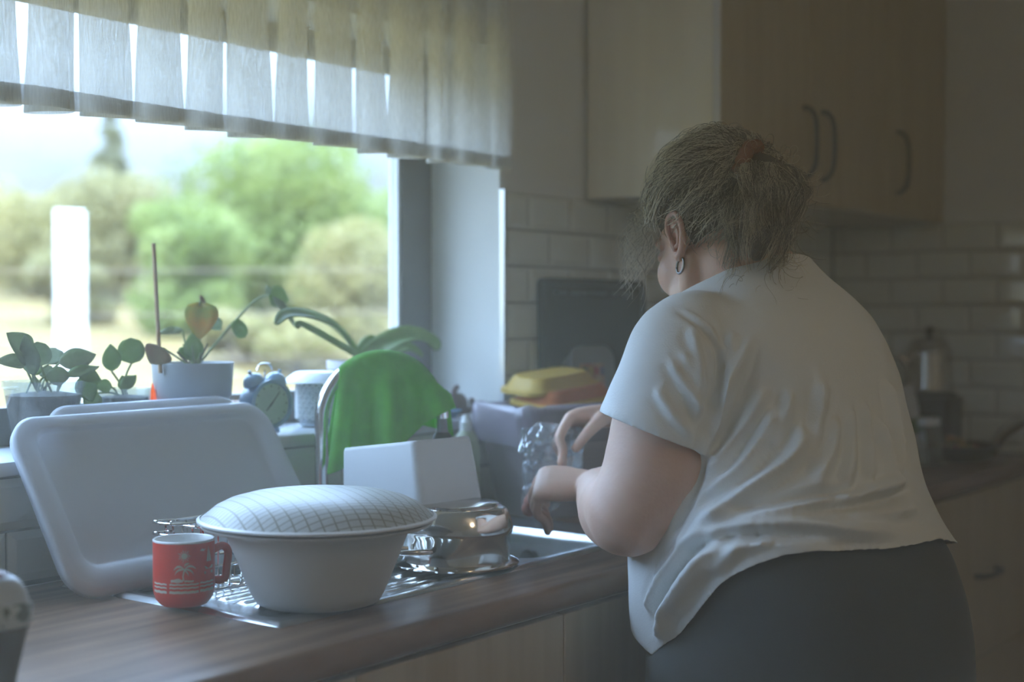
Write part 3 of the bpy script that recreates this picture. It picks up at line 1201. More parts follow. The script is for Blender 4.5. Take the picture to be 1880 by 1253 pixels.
SY = 1.923


def sp_(px, py, dy=0.0):
    return onY(px, py, SY + dy)


# violet-like plant in a clear pot
def pot_plant_clear():
    b = onY(80, 700, SY)
    o = Vector((b.x, SY, SILL))
    c = empty('potted_violet', o, 'hairy-leaved violet in a clear plastic pot of soil at the left end of the sill', 'plant')
    H = .106
    MB().lathe([(0, .001), (.045, .001), (.046, .004), (.060, H - .012), (.0625, H - .01), (.063, H), (.0605, H), (.058, H - .012), (.044, .005), (0, .003)], K=40).build('pot', M['clearpot'], c)
    MB().lathe([(0, .006), (.0435, .006), (.0572, H - .022), (.03, H - .018), (0, H - .016)], K=32).build('soil', M['soil'], c)
    s0 = o + Vector((0, 0, H - .02))
    L = [((55, 665), (12, 612), .047, 'oval', 'leaf_dull', -.02), ((62, 690), (45, 616), .030, 'oval', 'leaf_dull', -.03), ((75, 672), (68, 628), .038, 'round', 'leaf_dull', -.02),
         ((45, 668), (-8, 664), .024, 'oval', 'leaf_dull', -.03), ((88, 670), (104, 640), .036, 'round', 'leaf_dull', .02), ((108, 668), (176, 652), .036, 'oval', 'leaf_dull', -.01),
         ((120, 690), (182, 674), .020, 'oval', 'leaf', -.03), ((140, 682), (186, 700), .026, 'oval', 'leaf', -.03), ((85, 690), (130, 690), .03, 'oval', 'leaf_dull', -.02), ((60, 688), (72, 670), .02, 'round', 'leaf', 0.0),
         ((90, 690), (78, 676), .024, 'round', 'leaf_dull', .015), ((150, 690), (170, 738), .036, 'oval', 'leaf', -.02)]
    for i, (a, t, w, sh, m, dy) in enumerate(L):
        st = s0 + Vector((rng.normal(0, .012), rng.normal(0, .01), 0))
        plant_leaf(c, o, st, sp_(*a, dy), sp_(*t, dy * 1.6), w, M[m], sh, nrm=TOCAM + Vector((rng.normal(0, .25), rng.normal(0, .15), rng.normal(.1, .25))), sag=rng.uniform(-.04, .1))


pot_plant_clear()


def pot_plant_small():
    b = onY(228, 720, SY)
    o = Vector((b.x, SY, SILL))
    c = empty('potted_cutting', o, 'small cutting with two round upright leaves in a low clear tub on the sill', 'plant')
    H = .088
    MB().lathe([(0, .001), (.036, .001), (.037, .003), (.043, H - .004), (.0445, H), (.042, H), (.041, H - .006), (.035, .004), (0, .003)], K=36).build('pot', M['clearpot'], c)
    MB().lathe([(0, .005), (.034, .005), (.0395, H - .014), (0, H - .010)], K=28).build('soil', M['soil'], c)
    s0 = o + Vector((0, 0, H - .014))
    for a, t, w, sh, m, dy in (((205, 682), (203, 632), .032, 'oval', 'leaf', 0), ((241, 668), (241, 621), .044, 'round', 'leaf', 0), ((222, 714), (250, 690), .022, 'oval', 'leaf', -.02),
                               ((232, 716), (224, 690), .022, 'oval', 'leaf', -.01), ((205, 712), (172, 705), .022, 'oval', 'leaf', -.02), ((180, 722), (155, 745), .034, 'oval', 'leaf', -.02)):
        plant_leaf(c, o, s0 + Vector((rng.normal(0, .008), 0, 0)), sp_(*a, dy), sp_(*t, dy), w, M[m], sh, nrm=TOCAM + Vector((rng.normal(0, .12), 0, rng.normal(0, .12))), sag=.02)


pot_plant_small()


def pot_anthurium():
    b = onY(354, 690, SY + .005)
    o = Vector((b.x, SY + .005, SILL))
    c = empty('potted_anthurium', o, 'anthurium with one yellowing heart leaf in a two-step grey pot on the sill', 'plant')
    H = .126
    MB().lathe([(0, .0), (.054, .0), (.056, .003), (.0625, .066), (.0635, .068), (.0665, .070), (.070, H - .003), (.0705, H), (.066, H), (.064, H - .012), (0, H - .014)], K=44).build('pot', M['potgrey'], c, auto=1.0)
    MB().lathe([(.064, H - .020), (.03, H - .010), (0, H - .009)], K=28).build('soil', M['soil'], c)
    s0 = o + Vector((.004, 0, H - .012))
    LV = [((366, 618), (371, 560), .058, 'heart', 'leaf_yellow', -.01, None), ((358, 662), (352, 612), .034, 'oval', 'leaf', 0, None), ((300, 640), (276, 668), .050, 'oval', 'leaf_brown', -.03, None),
          ((335, 606), (290, 613), .016, 'oval', 'leaf_dull', .02, None), ((388, 584), (405, 606), .024, 'oval', 'leaf_dull', .02, None), ((430, 588), (449, 620), .026, 'strap', 'leaf', -.01, None),
          ((345, 640), (336, 660), .030, 'round', 'leaf', .01, None), ((496, 541), (530, 552), .040, 'heart', 'leaf', -.02, None), ((500, 545), (545, 604), .020, 'oval', 'leaf_dull', -.03, None), ((494, 540), (490, 524), .012, 'oval', 'leaf_dull', -.02, None),
          ((368, 552), (374, 548), .016, 'round', 'leaf_brown', -.01, None)]
    for a, t, w, sh, m, dy, n_ in LV:
        if sh == 'heart' and m == 'leaf_yellow':
            plant_leaf(c, o, s0, sp_(*t, dy), sp_(366, 624, dy), w, M[m], sh, sag=.04, fold=.15)
        else:
            plant_leaf(c, o, s0 if a[0] < 420 else None, sp_(*a, dy), sp_(*t, dy), w, M[m], sh, nrm=TOCAM + Vector((rng.normal(0, .2), 0, rng.normal(0, .2))), sag=.04)
    tw = MB()
    P = [s0, sp_(380, 650), sp_(430, 592), sp_(462, 558), sp_(482, 545), sp_(498, 541)]
    tw.tube(catmull([Vector(p) - o for p in P], 6), .0024, 8)
    tw.build('vine_stem', M['stem'], c)
    tw = MB()
    tw.tube(catmull([s0 - o, sp_(392, 636) - o, sp_(424, 596) - o], 6), .0022, 8)
    tw.build('vine_stem', M['stem'], c)
    for k in range(9):
        tw = MB()
        t = s0 - o + Vector((rng.normal(0, .018), rng.normal(0, .01), rng.uniform(.015, .05)))
        tw.tube([s0 - o + Vector((rng.normal(0, .01), 0, -.004)), t], [.0032, .0016], 6)
        tw.build('stub', M['stem'] if k % 2 else M['soil'], c)
    p0, p1 = sp_(293, 660, .0), sp_(282, 447, .0)
    p0 = p0 + (p0 - p1) * .12
    MB().tube([p0, p1], .0034, 8).build('plant_stake', M['stake'])
    tag(bpy.data.objects['plant_stake'], 'thin wooden stake sticking up at the left of the grey pot', 'stake')


pot_anthurium()

# flame-shaped translucent ornament
fl = onY(280, 700, SY + .03)
m_fl = mat('orange_red_translucent', (.95, .16, .05), .3, transl=.75, col2=(.98, .42, .10), nscale=30)
_o = MB().lathe([(0, 0), (.013, .0), (.0145, .010), (.0135, .03), (.0105, .05), (.007, .068), (.003, .085), (0, .094)], (0, 0, 0), 18, sx=1, sy=.7).build('flame_ornament', m_fl)
_o.location = (fl.x, SY + .03, SILL)
tag(_o, 'small glowing orange red translucent ornament between the small cutting and the grey pot', 'ornament')


def fruit(px, py, r, col, col2, label, dy):
    p = onY(px, py, SY + dy)
    c = empty('fruit', (p.x, SY + dy, SILL), label, 'fruit')
    g = MB()
    pr = [(r * math.sin(a) * (1 - .12 * math.exp(-((PI - a) / .3) ** 2)), r * .95 * (1 - math.cos(a)) - (.16 * r * math.exp(-((PI - a) / .35) ** 2))) for a in np.linspace(0, PI, 20)]
    g.lathe(pr, K=28).build('body', mat('fruit_skin', col, .5, col2=col2, nscale=30), c)
    MB().tube([(0, 0, r * 1.72), (.001, 0, r * 1.95)], .0016, 6).build('stem', M['stake'], c)


fruit(432, 722, .030, (.22, .085, .035), (.30, .14, .06), 'brown round fruit between the grey pot and the blue alarm clock', .02)
fruit(476, 708, .036, (.55, .27, .10), (.62, .36, .18), 'pale orange fruit behind the bells of the blue alarm clock', .05)


def clock():
    p = onY(484, 750, 1.865)
    o = Vector((p.x, 1.865, SILL))
    c = empty('alarm_clock', o, 'blue twin-bell alarm clock on the sill behind the leaning lids', 'clock')
    c.rotation_euler = (0, 0, math.radians(-10))
    blue = mat('blue_enamel', (.20, .36, .52), .35, coat=.3)
    R, zc = .041, .052

    def drum(prof, nm, m):
        g = MB()
        rs = []
        for r, y in prof:
            rs.append([(r * math.cos(2 * PI * k / 40), y, zc + r * math.sin(2 * PI * k / 40)) for k in range(40)])
        g.rings(rs, True, True, True)
        return g.build(nm, m, c, auto=.6)
    drum([(R * .7, .026), (R * .95, .018), (R, .0), (R, -.022), (R * 1.04, -.024), (R * 1.04, -.029), (R * .9, -.030), (R * .88, -.024)], 'case', blue)
    face = drum([(R * .88, -.0241), (.001, -.0242)], 'face', mat('clock_face', (.40, .52, .42), .5))

    def bar(a, l, w, y, nm):
        d = Vector((math.sin(a), 0, math.cos(a)))
        s = Vector((math.cos(a), 0, -math.sin(a)))
        b = Vector((0, y, zc))
        vs = [b - d * .004 - s * w, b - d * .004 + s * w, b + d * l + s * w * .5, b + d * l - s * w * .5]
        vs += [v + Vector((0, -.0006, 0)) for v in vs]
        g = MB().add(vs, [(0, 1, 2, 3), (7, 6, 5, 4), (0, 4, 5, 1), (1, 5, 6, 2), (2, 6, 7, 3), (3, 7, 4, 0)])
        g.build(nm, M['black'], face, sm=False)
    bar(math.radians(222), .016, .0016, -.0252, 'hour_hand')
    bar(math.radians(38), .027, .0012, -.0262, 'minute_hand')
    for k in range(12):
        a = 2 * PI * k / 12
        d = Vector((math.sin(a), 0, math.cos(a)))
        s = Vector((math.cos(a), 0, -math.sin(a)))
        b = Vector((0, -.0247, zc))
        MB().add([b + d * .029 - s * .0008, b + d * .029 + s * .0008, b + d * .033 + s * .0008, b + d * .033 - s * .0008], [(0, 1, 2, 3)]).build('hour_mark', M['black'], face, sm=False)
    for sx in (-1, 1):
        g = MB().lathe([(.0195, 0), (.019, .006), (.0155, .013), (.008, .018), (.003, .0195), (.003, .025), (0, .026)], K=24, cap0=True)
        b = g.build('bell', blue, c)
        b.location = (sx * .022, -.004, zc + R * .86)
        b.rotation_euler = (0, sx * .42, 0)
        MB().tube([(sx * .02, 0, zc - R * .8), (sx * .028, -.002, .003)], [.005, .004], 10, True).build('foot', blue, c)
    MB().tube([(0, -.004, zc + R), (0, -.004, zc + R + .018)], .0016, 8).build('hammer', M['chrome'], c)
    MB().tube(catmull([(-.016, -.004, zc + R + .018), (-.01, -.004, zc + R + .028), (.01, -.004, zc + R + .028), (.016, -.004, zc + R + .018)], 5), .0018, 8).build('carry_handle', M['chrome'], c)


clock()


def lantern():
    p = onY(580, 740, 1.885)
    o = Vector((p.x, 1.885, SILL))
    c = empty('glass_lantern', o, 'patterned glass candle holder with a pale flared lid on the sill by the faucet', 'lantern')
    gl = glass('patterned_glass', (.70, .76, .78), .10, .06, .06, (.62, .68, .72))
    MB().lathe([(0, .001), (.026, .001), (.030, .006), (.036, .022), (.037, .06), (.035, .082), (.033, .082), (.035, .06), (.034, .022), (.028, .008), (0, .005)], K=40).build('glass_cup', gl, c)
    # raised lattice of beads round the cup, too small to pick apart
    g = MB()
    for row in range(7):
        z = .020 + row * .009
        for k in range(20):
            a = 2 * PI * (k + .5 * (row % 2)) / 20
            r = .0368
            pts = [(r * math.cos(a + da), r * math.sin(a + da), z + dz) for da, dz in ((0, .0045), (.13, 0), (0, -.0045), (-.13, 0), (0, .0045))]
            g.tube(pts, .0016, 4)
    tag(g.build('raised_lattice', M['white'], c), kind='stuff')
    MB().lathe([(.062, .0825), (.063, .084), (.058, .088), (.040, .101), (.034, .103), (0, .1035)], K=44).build('flared_lid', M['sill'], c, auto=.9)
    MB().lathe([(.0, .006), (.022, .006), (.022, .022), (0, .022)], K=24).build('candle', M['white'], c, auto=.6)


lantern()


def orchid():
    p = onY(655, 690, 1.935)
    o = Vector((p.x, 1.935, SILL))
    c = empty('orchid', o, 'orchid with a long arching strap leaf in a pale pot behind the green towel', 'plant')
    MB().lathe([(0, 0), (.042, 0), (.044, .004), (.056, .100), (.059, .102), (.059, .118), (.055, .118), (.053, .1), (0, .098)], K=40).build('pot', mat('pale_lilac_pot', (.52, .50, .54), .5), c, auto=.8)
    MB().lathe([(.053, .10), (.02, .108), (0, .109)], K=24).build('bark', M['soil'], c)

    def strap(P, w, nm='leaf', up=(0, -.3, 1)):
        g = MB()
        pts = catmull([Vector(q) - o for q in P], 6)
        n = len(pts)
        rs = []
        for i, q in enumerate(pts):
            t = i / (n - 1)
            tg = (pts[min(i + 1, n - 1)] - pts[max(i - 1, 0)]).normalized()
            sd = tg.cross(Vector(up)).normalized()
            nn = sd.cross(tg)
            wd = w / 2 * max(.12, math.sin(PI * min(1, .12 + .88 * t)) ** .5 if t < .97 else .25)
            rs.append([q + sd * (s * wd) + nn * (abs(s) ** 1.5 * wd * .45) for s in (-1, -.6, -.2, .2, .6, 1)])
        g.rings(rs, closed=False)
        thick(g.build(nm, M['leaf'], c, auto=3), .0028)
    b = o + Vector((0, 0, .10))
    dY = lambda px, py, y: onY(px, py, y)
    strap([b, dY(648, 645, 1.925), dY(612, 602, 1.90), dY(565, 582, 1.87), dY(525, 580, 1.85), dY(507, 596, 1.84)], .034, up=(-.5, -.6, .7))
    strap([b, dY(660, 660, 1.90), dY(560, 600, 1.86), dY(545, 603, 1.85)], .018, up=(-.3, -.7, .5))
    strap([b, dY(700, 640, 1.93), dY(748, 620, 1.92), dY(788, 628, 1.90), dY(801, 644, 1.88)], .052, up=(-.2, -.5, .8))
    strap([b, dY(690, 660, 1.94), dY(740, 640, 1.94), dY(776, 655, 1.92)], .044, up=(-.1, -.5, .8))
    strap([b, dY(672, 640, 1.95), dY(690, 620, 1.96)], .035, up=(-.3, -.6, .4))


orchid()


def snail():
    p = onY(842, 742, 1.86)
    c = empty('figurine', (p.x, 1.86, SILL), 'small dark brown rounded figurine at the right end of the sill, behind the towel', 'ornament')
    m = mat('brown_ceramic', (.16, .10, .085), .5)
    g = MB()
    g.ellipsoid((0, 0, .022), (Vector((1, 0, 0)), Vector((0, 1, 0)), Vector((0, 0, 1))), (.024, .016, .024), 20, 12)
    g.build('body', m, c)
    g = MB()
    g.tube(catmull([(.012, 0, .006), (.03, -.004, .008), (.038, -.006, .018), (.036, -.006, .028)], 5), [.007] * 16, 10, True)
    g.build('neck', m, c)
    MB().tube(catmull([(-.018, 0, .026), (-.014, 0, .05), (-.006, 0, .058)], 4), [.006] * 9, 8, True).build('tail', m, c)


snail()

# ------------------------------------------------------------------ bin with liner, boxes, baking tray behind the sink
BN = Vector((2.335, 1.648, WZ + .001))


def waste_bin():
    c = empty('waste_bin', BN, 'mauve grey dimpled plastic bin lined with a bag, right of the sink', 'bin')
    m = mat('mauve_plastic', (.40, .345, .35), .5)
    nt = m.node_tree
    tc = nt.nodes.new('ShaderNodeTexCoord')
    vo = nt.nodes.new('ShaderNodeTexVoronoi')
    vo.inputs['Scale'].default_value = 110
    vo.inputs['Randomness'].default_value = 0.15
    bp = nt.nodes.new('ShaderNodeBump')
    bp.inputs['Distance'].default_value = .002
    bp.inputs['Strength'].default_value = .5
    nt.links.new(tc.outputs['Object'], vo.inputs['Vector'])
    nt.links.new(vo.outputs['Distance'], bp.inputs['Height'])
    nt.links.new(bp.outputs[0], nt.nodes['Principled BSDF'].inputs['Normal'])
    a = math.radians(-18)
    c.rotation_euler = (0, 0, a)
    H = .215
    g = MB()
    rr = []
    for w, d, z, r in ((.185, .150, 0, .03), (.19, .155, .004, .03), (.262, .20, H - .01, .04), (.268, .21, H - .008, .042), (.268, .21, H, .042), (.258, .196, H, .04), (.18, .145, .008, .03)):
        rr.append(rrect(w, d, r, 6, 0, 0, z))
    g.rings(rr, True, True, True)
    g.build('body', m, c, auto=.9)
    # bag liner folded over the rim, crumpled
    lm = glass('liner_film', (.86, .82, .86), .05, .12, .42, (.62, .57, .63))
    g = MB()
    rs = []
    for w, d, z, k in ((.252, .19, H - .05, 0), (.256, .194, H + .002, .2), (.268, .205, H + .006, .5), (.279, .217, H + .003, .7), (.280, .218, H - .02, 1), (.272, .213, H - .045, 1.3), (.262, .205, H - .075, 1.6)):
        ring = rrect(w, d, .045, 14, 0, 0, z)
        for i, p in enumerate(ring):
            q = Vector((p.x, p.y, 0)).normalized()
            n_ = k * (.0022 * math.sin(i * 1.9 + z * 60) + .0016 * math.sin(i * 3.7 + z * 140))
            p += q * (n_ + .001) + Vector((0, 0, k * .005 * math.sin(i * .7 + 1)))
        rs.append(ring)
    g.rings(rs, True, False, False)
    g.build('bag_liner', lm, c, auto=3)
    return c


waste_bin()


def food_lid(loc, rot, w, d, h, m1, m2, label, name):
    c = empty(name, loc, label, 'container')
    c.rotation_euler = rot
    g = MB()
    g.rings([rrect(w, d, .03, 6, 0, 0, 0), rrect(w * 1.02, d * 1.02, .03, 6, 0, 0, .004), rrect(w * .93, d * .93, .03, 6, 0, 0, h * .35), rrect(w * .82, d * .82, .03, 6, 0, 0, h * .88), rrect(w * .78, d * .78, .03, 6, 0, 0, h), rrect(w * .7, d * .7, .025, 6, 0, 0, h * .97)])
    g.build('body', m1, c, auto=.9)
    g = MB()
    g.rings([rrect(w * 1.03, d * 1.03, .03, 6, 0, 0, -.004), rrect(w * 1.06, d * 1.06, .032, 6, 0, 0, -.003), rrect(w * 1.06, d * 1.06, .032, 6, 0, 0, .005), rrect(w * 1.02, d * 1.02, .03, 6, 0, 0, .007)])
    g.build('rim', m2, c, auto=.9)
    return c


yel = mat('yellow_plastic', (.62, .40, .075), .45, transl=.15)
ora = mat('orange_plastic', (.55, .17, .045), .45, transl=.15)
p = onY(1000, 735, 1.70)
food_lid((p.x + .008, 1.69, 1.148), (math.radians(4), math.radians(-6), math.radians(-14)),   .185, .12, .030, yel, yel, 'yellow plastic food container upside down on the full waste bin, topmost', 'food_container')
food_lid((p.x + .014, 1.662, 1.124), (math.radians(6), math.radians(-6), math.radians(-14)), .195, .13, .030, ora, yel, 'orange red plastic container with a yellow rim, under the yellow one in the bin', 'food_container')


def icecream_box():
    p = onY(1086, 745, 1.735)
    c = empty('plastic_box', (p.x, 1.695, WZ + .012), 'clear plastic box with a colourful printed label standing on end behind the bin', 'box')
    c.rotation_euler = (math.radians(81), 0, math.radians(-10))
    W, L = .134, .320
    g = MB()
    mm = glass('frosted_box', (.75, .78, .78), .08, .15, .75, (.48, .50, .50))
    g.rings([rrect(W * .86, L * .86, .025, 6, 0, L / 2, -.045), rrect(W * .97, L * .97, .03, 6, 0, L / 2, -.004), rrect(W, L, .03, 6, 0, L / 2, -.004), rrect(W, L, .03, 6, 0, L / 2, .004), rrect(W * .92, L * .92, .03, 6, 0, L / 2, .006), rrect(W * .86, L * .86, .028, 6, 0, L / 2, .002)])
    g.build('body', mm, c, auto=.9)
    lb = mat('printed_label', (.42, .12, .07), .5, col2=(.55, .42, .25), nscale=55)
    MB().box((-.045, L - .15, .0035), (.03, L - .04, .0048)).build('label_sheet', lb, c, sm=False)
    for k in range(4):
        x = -.036 + k * .018
        MB().box((x, L - .066, .0048), (x + .012, L - .048, .0056)).build('label_print', mat('label_ink', [(.10, .22, .10), (.5, .38, .08), (.45, .08, .06), (.16, .13, .22)][k], .5), c, sm=False)


icecream_box()


def baking_tray():
    a = onY(996, 600, 1.79)
    b = onY(1183, 600, 1.79)
    top = onY(1080, 514, 1.79).z
    w = b.x - a.x
    c = empty('baking_tray', ((a.x + b.x) / 2, 1.775, WZ + .002), 'dark slate coloured baking tray standing upright against the white wall tiles', 'tray')
    c.rotation_euler = (math.radians(-1.6), 0, 0)
    H = top - WZ
    g = MB()

    def R(ins, y, r):
        return [Vector((p.x, y, p.y + H / 2)) for p in rrect(w - 2 * ins, H - 2 * ins, r, 6)]
    g.rings([R(0, .018, .018), R(0, .0, .018), R(.004, -.003, .016), R(.014, -.003, .012), R(.018, .006, .010), R(.03, .007, .01)], True, True, True)
    g.build('body', M['slate'], c, auto=.8)
    for k in range(6):
        x = -w / 2 + .05 + k * (w - .1) / 6
        MB().box((x, -.0042, H - .036), (x + .034, -.0028 + .012, H - .028)).build('ridge', mat('ridge_grey', (.10, .115, .105), .5), c, bevel=.001, seg=1)


baking_tray()
bl = onY(858, 760, 1.775)
c = empty('plastic_dish', (bl.x + .005, 1.765, SILL - .0), 'flat blue plastic dish at the sill end between the towel and the bin', 'dish')
bm_ = mat('blue_plastic', (.11, .22, .33), .45)
MB().lathe([(0, 0), (.022, 0), (.032, .012), (.034, .013), (.034, .015), (.031, .0145), (.021, .003), (0, .003)], K=32).build('body', bm_, c)
c.location = (bl.x + .01, 1.84, SILL)

# sponge in the sink and the loose strainer plug
spg = MB().box((-.03, -.02, 0), (.03, .02, .018)).build('sponge', mat('pink_sponge', (.55, .10, .22), .95, bump=.8, bscale=400), None, bevel=.004)
spg.location = ((BX0 + .075), BY0 + .05, SKZ - BD + .004)
tag(spg, 'pink sponge at the near edge of the sink bowl', 'sponge')
cl = empty('sink_strainer', ((BX0 + .10), BY0 + .16, SKZ - BD + .006), 'small dark metal sink strainer lying in the sink bowl', 'strainer')
MB().lathe([(0, 0), (.018, 0), (.03, .010), (.034, .010), (.034, .012), (0, .006)], K=24).build('basket', M['black'], cl)
MB().lathe([(.004, .004), (.004, .03), (.009, .033), (.009, .037), (0, .038)], K=16).build('knob', M['chrome'], cl)


# ------------------------------------------------------------------ jar in the left foreground
def fore_jar():
    o = Vector((.825, 1.345, WZ + .001))
    o = onZ(-14, 1275, WZ + .001)
    c = empty('sugar_pot', o, 'stoneware pot with a pale patterned band and red brown lid at the worktop front', 'pot')
    st = mat('dark_stoneware', (.10, .09, .07), .5)
    pt = mat('patterned_band', (.50, .50, .46), .5, col2=(.13, .15, .11), nscale=70, nlo=.48, nhi=.54)
    s = 1.0
    MB().lathe([(0, 0), (.026, 0), (.027, .003), (.024, .012), (.026, .024), (.033, .055), (.037, .070), (.038, .074)], K=40).build('body', st, c)
    MB().lathe([(.038, .073), (.0405, .076), (.0405, .092), (.037, .098)], K=40).build('band', pt, c)
    MB().lathe([(.037, .097), (.0355, .105), (.030, .116), (.022, .123), (.018, .124)], K=40).build('shoulder', mat('pale_glaze', (.50, .51, .52), .35), c)
    MB().lathe([(.027, .110), (.023, .120), (.014, .1275), (0, .129)], K=30).build('lid', mat('red_brown_glaze', (.20, .065, .05), .4), c)


fore_jar()


# ------------------------------------------------------------------ the far end of the worktop
def percolator():
    o = onY(1706, 720, 1.50)
    zt = onY(1706, 612, 1.50).z
    zb = o.z
    st = empty('hot_plate', (o.x, 1.50, WZ + .001), 'dark electric hot plate on short feet under the steel coffee percolator', 'stove')
    hp = zb - WZ
    MB().box((-.10, -.09, .012), (.10, .09, hp - .012)).build('body', M['black'], st, bevel=.008)
    MB().lathe([(.075, hp - .012), (.078, hp - .006), (.074, hp - .0015), (0, hp - .0015)], K=32).build('burner', M['slate'], st)
    for sx in (-1, 1):
        for sy in (-1, 1):
            MB().lathe([(.012, 0), (.010, .012)], (sx * .08, sy * .07, 0), 12, cap0=True).build('foot', M['black'], st)
    MB().lathe([(.015, 0), (.013, .012), (0, .013)], K=16).build('dial', M['steeltrim'], st)
    bpy.data.objects[st.children[-1].name].location = (-.05, -.09, hp * .4)
    bpy.data.objects[st.children[-1].name].rotation_euler = (PI / 2, 0, 0)
    c = empty('coffee_percolator', (o.x, 1.50, zb), 'polished steel coffee percolator with a black side handle and knob at the back right', 'coffee maker')
    H = zt - zb - .012
    s = H / .145
    pr = [(.0, .0), (.060, .0), (.0615, .003), (.060, .012), (.059, .09), (.058, .104), (.061, .107), (.061, .111), (.056, .114), (.052, .122), (.047, .134), (.044, .138), (.030, .143), (0, .145)]
    MB().lathe([(r * s, z * s) for r, z in pr], K=48).build('body', M['potsteel'], c, auto=.7)
    MB().lathe([(.006, .143 * s), (.006, .15 * s), (.012, .155 * s), (.013, .165 * s), (.008, .172 * s), (0, .173 * s)], K=20).build('knob', M['black'], c)
    h = MB()
    dx = _rt.copy()
    h.tube(catmull([dx * (.057 * s) + Vector((0, 0, .095 * s)), dx * (.085 * s) + Vector((0, 0, .102 * s)), dx * (.115 * s) + Vector((0, 0, .092 * s)), dx * (.128 * s) + Vector((0, 0, .05 * s)), dx * (.134 * s) + Vector((0, 0, .018 * s))], 6), [.013 * s] * 25, 12, True)
    h.build('handle', M['black'], c)
    h = MB()
    h.tube([dx * (-.055 * s) + Vector((0, 0, .075 * s)), dx * (-.078 * s) + Vector((0, 0, .095 * s))], [.012 * s, .007 * s], 12)
    h.build('spout', M['potsteel'], c)


percolator()


def jug():
    o = onY(1622, 720, 1.70)
    c = empty('jug', (o.x, 1.70, WZ + .001), 'dark jug with a curved white handle, half hidden behind the woman', 'jug')
    zt = onY(1620, 640, 1.70).z - WZ
    MB().lathe([(0, 0), (.06, 0), (.063, .005), (.068, .08), (.06, zt - .06), (.05, zt - .03), (.05, zt - .02), (0, zt - .015)], K=36).build('body', M['slate'], c)
    d = _rt
    pts = [d * .03 + Vector((0, 0, zt)), d * .055 + Vector((0, 0, zt - .004)), d * .072 + Vector((0, 0, zt - .03)), d * .085 + Vector((0, 0, zt - .055)), d * .105 + Vector((0, 0, zt - .06))]
    MB().tube(catmull(pts, 6), .008, 12, True).build('handle', M['white'], c)


jug()


def white_bag():
    o = onY(1656, 860, 1.42)
    o = Vector((o.x, 1.42, WZ + .001))
    c = empty('flour_bag', o, 'white plastic food bag with a green printed patch, behind the woman', 'bag')
    H = onY(1645, 712, 1.42).z - WZ
    g = MB()
    rs = []
    for t in np.linspace(0, 1, 14):
        w = .075 * (1 - .35 * t ** 2.2)
        d = .055 * (1 - .75 * t ** 1.8)
        ring = []
        for k in range(36):
            a = 2 * PI * k / 36
            q = 1 + .05 * math.sin(5 * a + 6 * t) + .03 * math.sin(11 * a - 9 * t)
            ring.append((w * q * math.copysign(abs(math.cos(a)) ** .7, math.cos(a)), d * q * math.copysign(abs(math.sin(a)) ** .7, math.sin(a)), H * t + .006 * math.sin(4 * a) * t))
        rs.append(ring)
    g.rings(rs)
    g.build('body', mat('white_film', (.60, .60, .62), .3, bump=.3, bscale=60), c)
    g = MB()
    rs = []
    for t in np.linspace(.42, .62, 6):
        w = .0765 * (1 - .35 * t ** 2.2)
        d = .0565 * (1 - .75 * t ** 1.8)
        ring = []
        for k in range(20):
            a = PI + PI * k / 19 * 1.1 + .05
            q = 1.01 + .05 * math.sin(5 * a + 6 * t) + .03 * math.sin(11 * a - 9 * t)
            ring.append((w * q * math.copysign(abs(math.cos(a)) ** .7, math.cos(a)), d * q * math.copysign(abs(math.sin(a)) ** .7, math.sin(a)), H * t + .006 * math.sin(4 * a) * t))
        rs.append(ring)
    g.rings(rs, closed=False)
    g.build('printed_patch', mat('green_print', (.12, .22, .10), .5), c)


white_bag()


def glass_jar(px, py, Y, r, h, label):
    o = onY(px, py, Y)
    c = empty('glass_jar', (o.x, Y, WZ + .001), label, 'jar')
    MB().lathe([(0, 0), (r * .95, 0), (r, .004), (r, h * .72), (r * .8, h * .84), (r * .8, h * .86)], K=32).build('body', glass('jar_glass', (.80, .84, .80), .08, .04, .25, (.42, .44, .38)), c)
    MB().lathe([(r * .84, h * .85), (r * .84, h * .99), (r * .8, h), (0, h)], K=32).build('lid', M['steeltrim'], c, auto=.6)


glass_jar(1702, 845, 1.36, .040, .125, 'squat glass jar with a metal lid below the percolator')


PAN = Vector((3.80, 1.350, WZ + .001))


def frying_pan():
    c = empty('frying_pan', PAN, 'dark frying pan full of colourful cut food with a raised bright steel handle', 'pan')
    MB().lathe([(0, .002), (.09, .002), (.094, .004), (.116, .040), (.119, .042), (.116, .045), (.092, .008), (0, .006)], K=48).build('body', M['black'], c, auto=.9)
    a = Vector((3.832, 1.245, WZ + .050)) - PAN
    e = Vector((3.715, 1.040, 1.085)) - PAN
    m_ = Vector((3.815, 1.215, .985)) - PAN
    g = MB()
    g.tube(catmull([a, m_, m_.lerp(e, .5) + Vector((0, 0, .002)), e], 6), [.0105] * 17 + [.012, .011], 12, True, flat=1.7, upv=(0, 0, 1))
    g.build('handle', mat('bright_steel', (.86, .88, .90), .20, 1.0), c)


frying_pan()


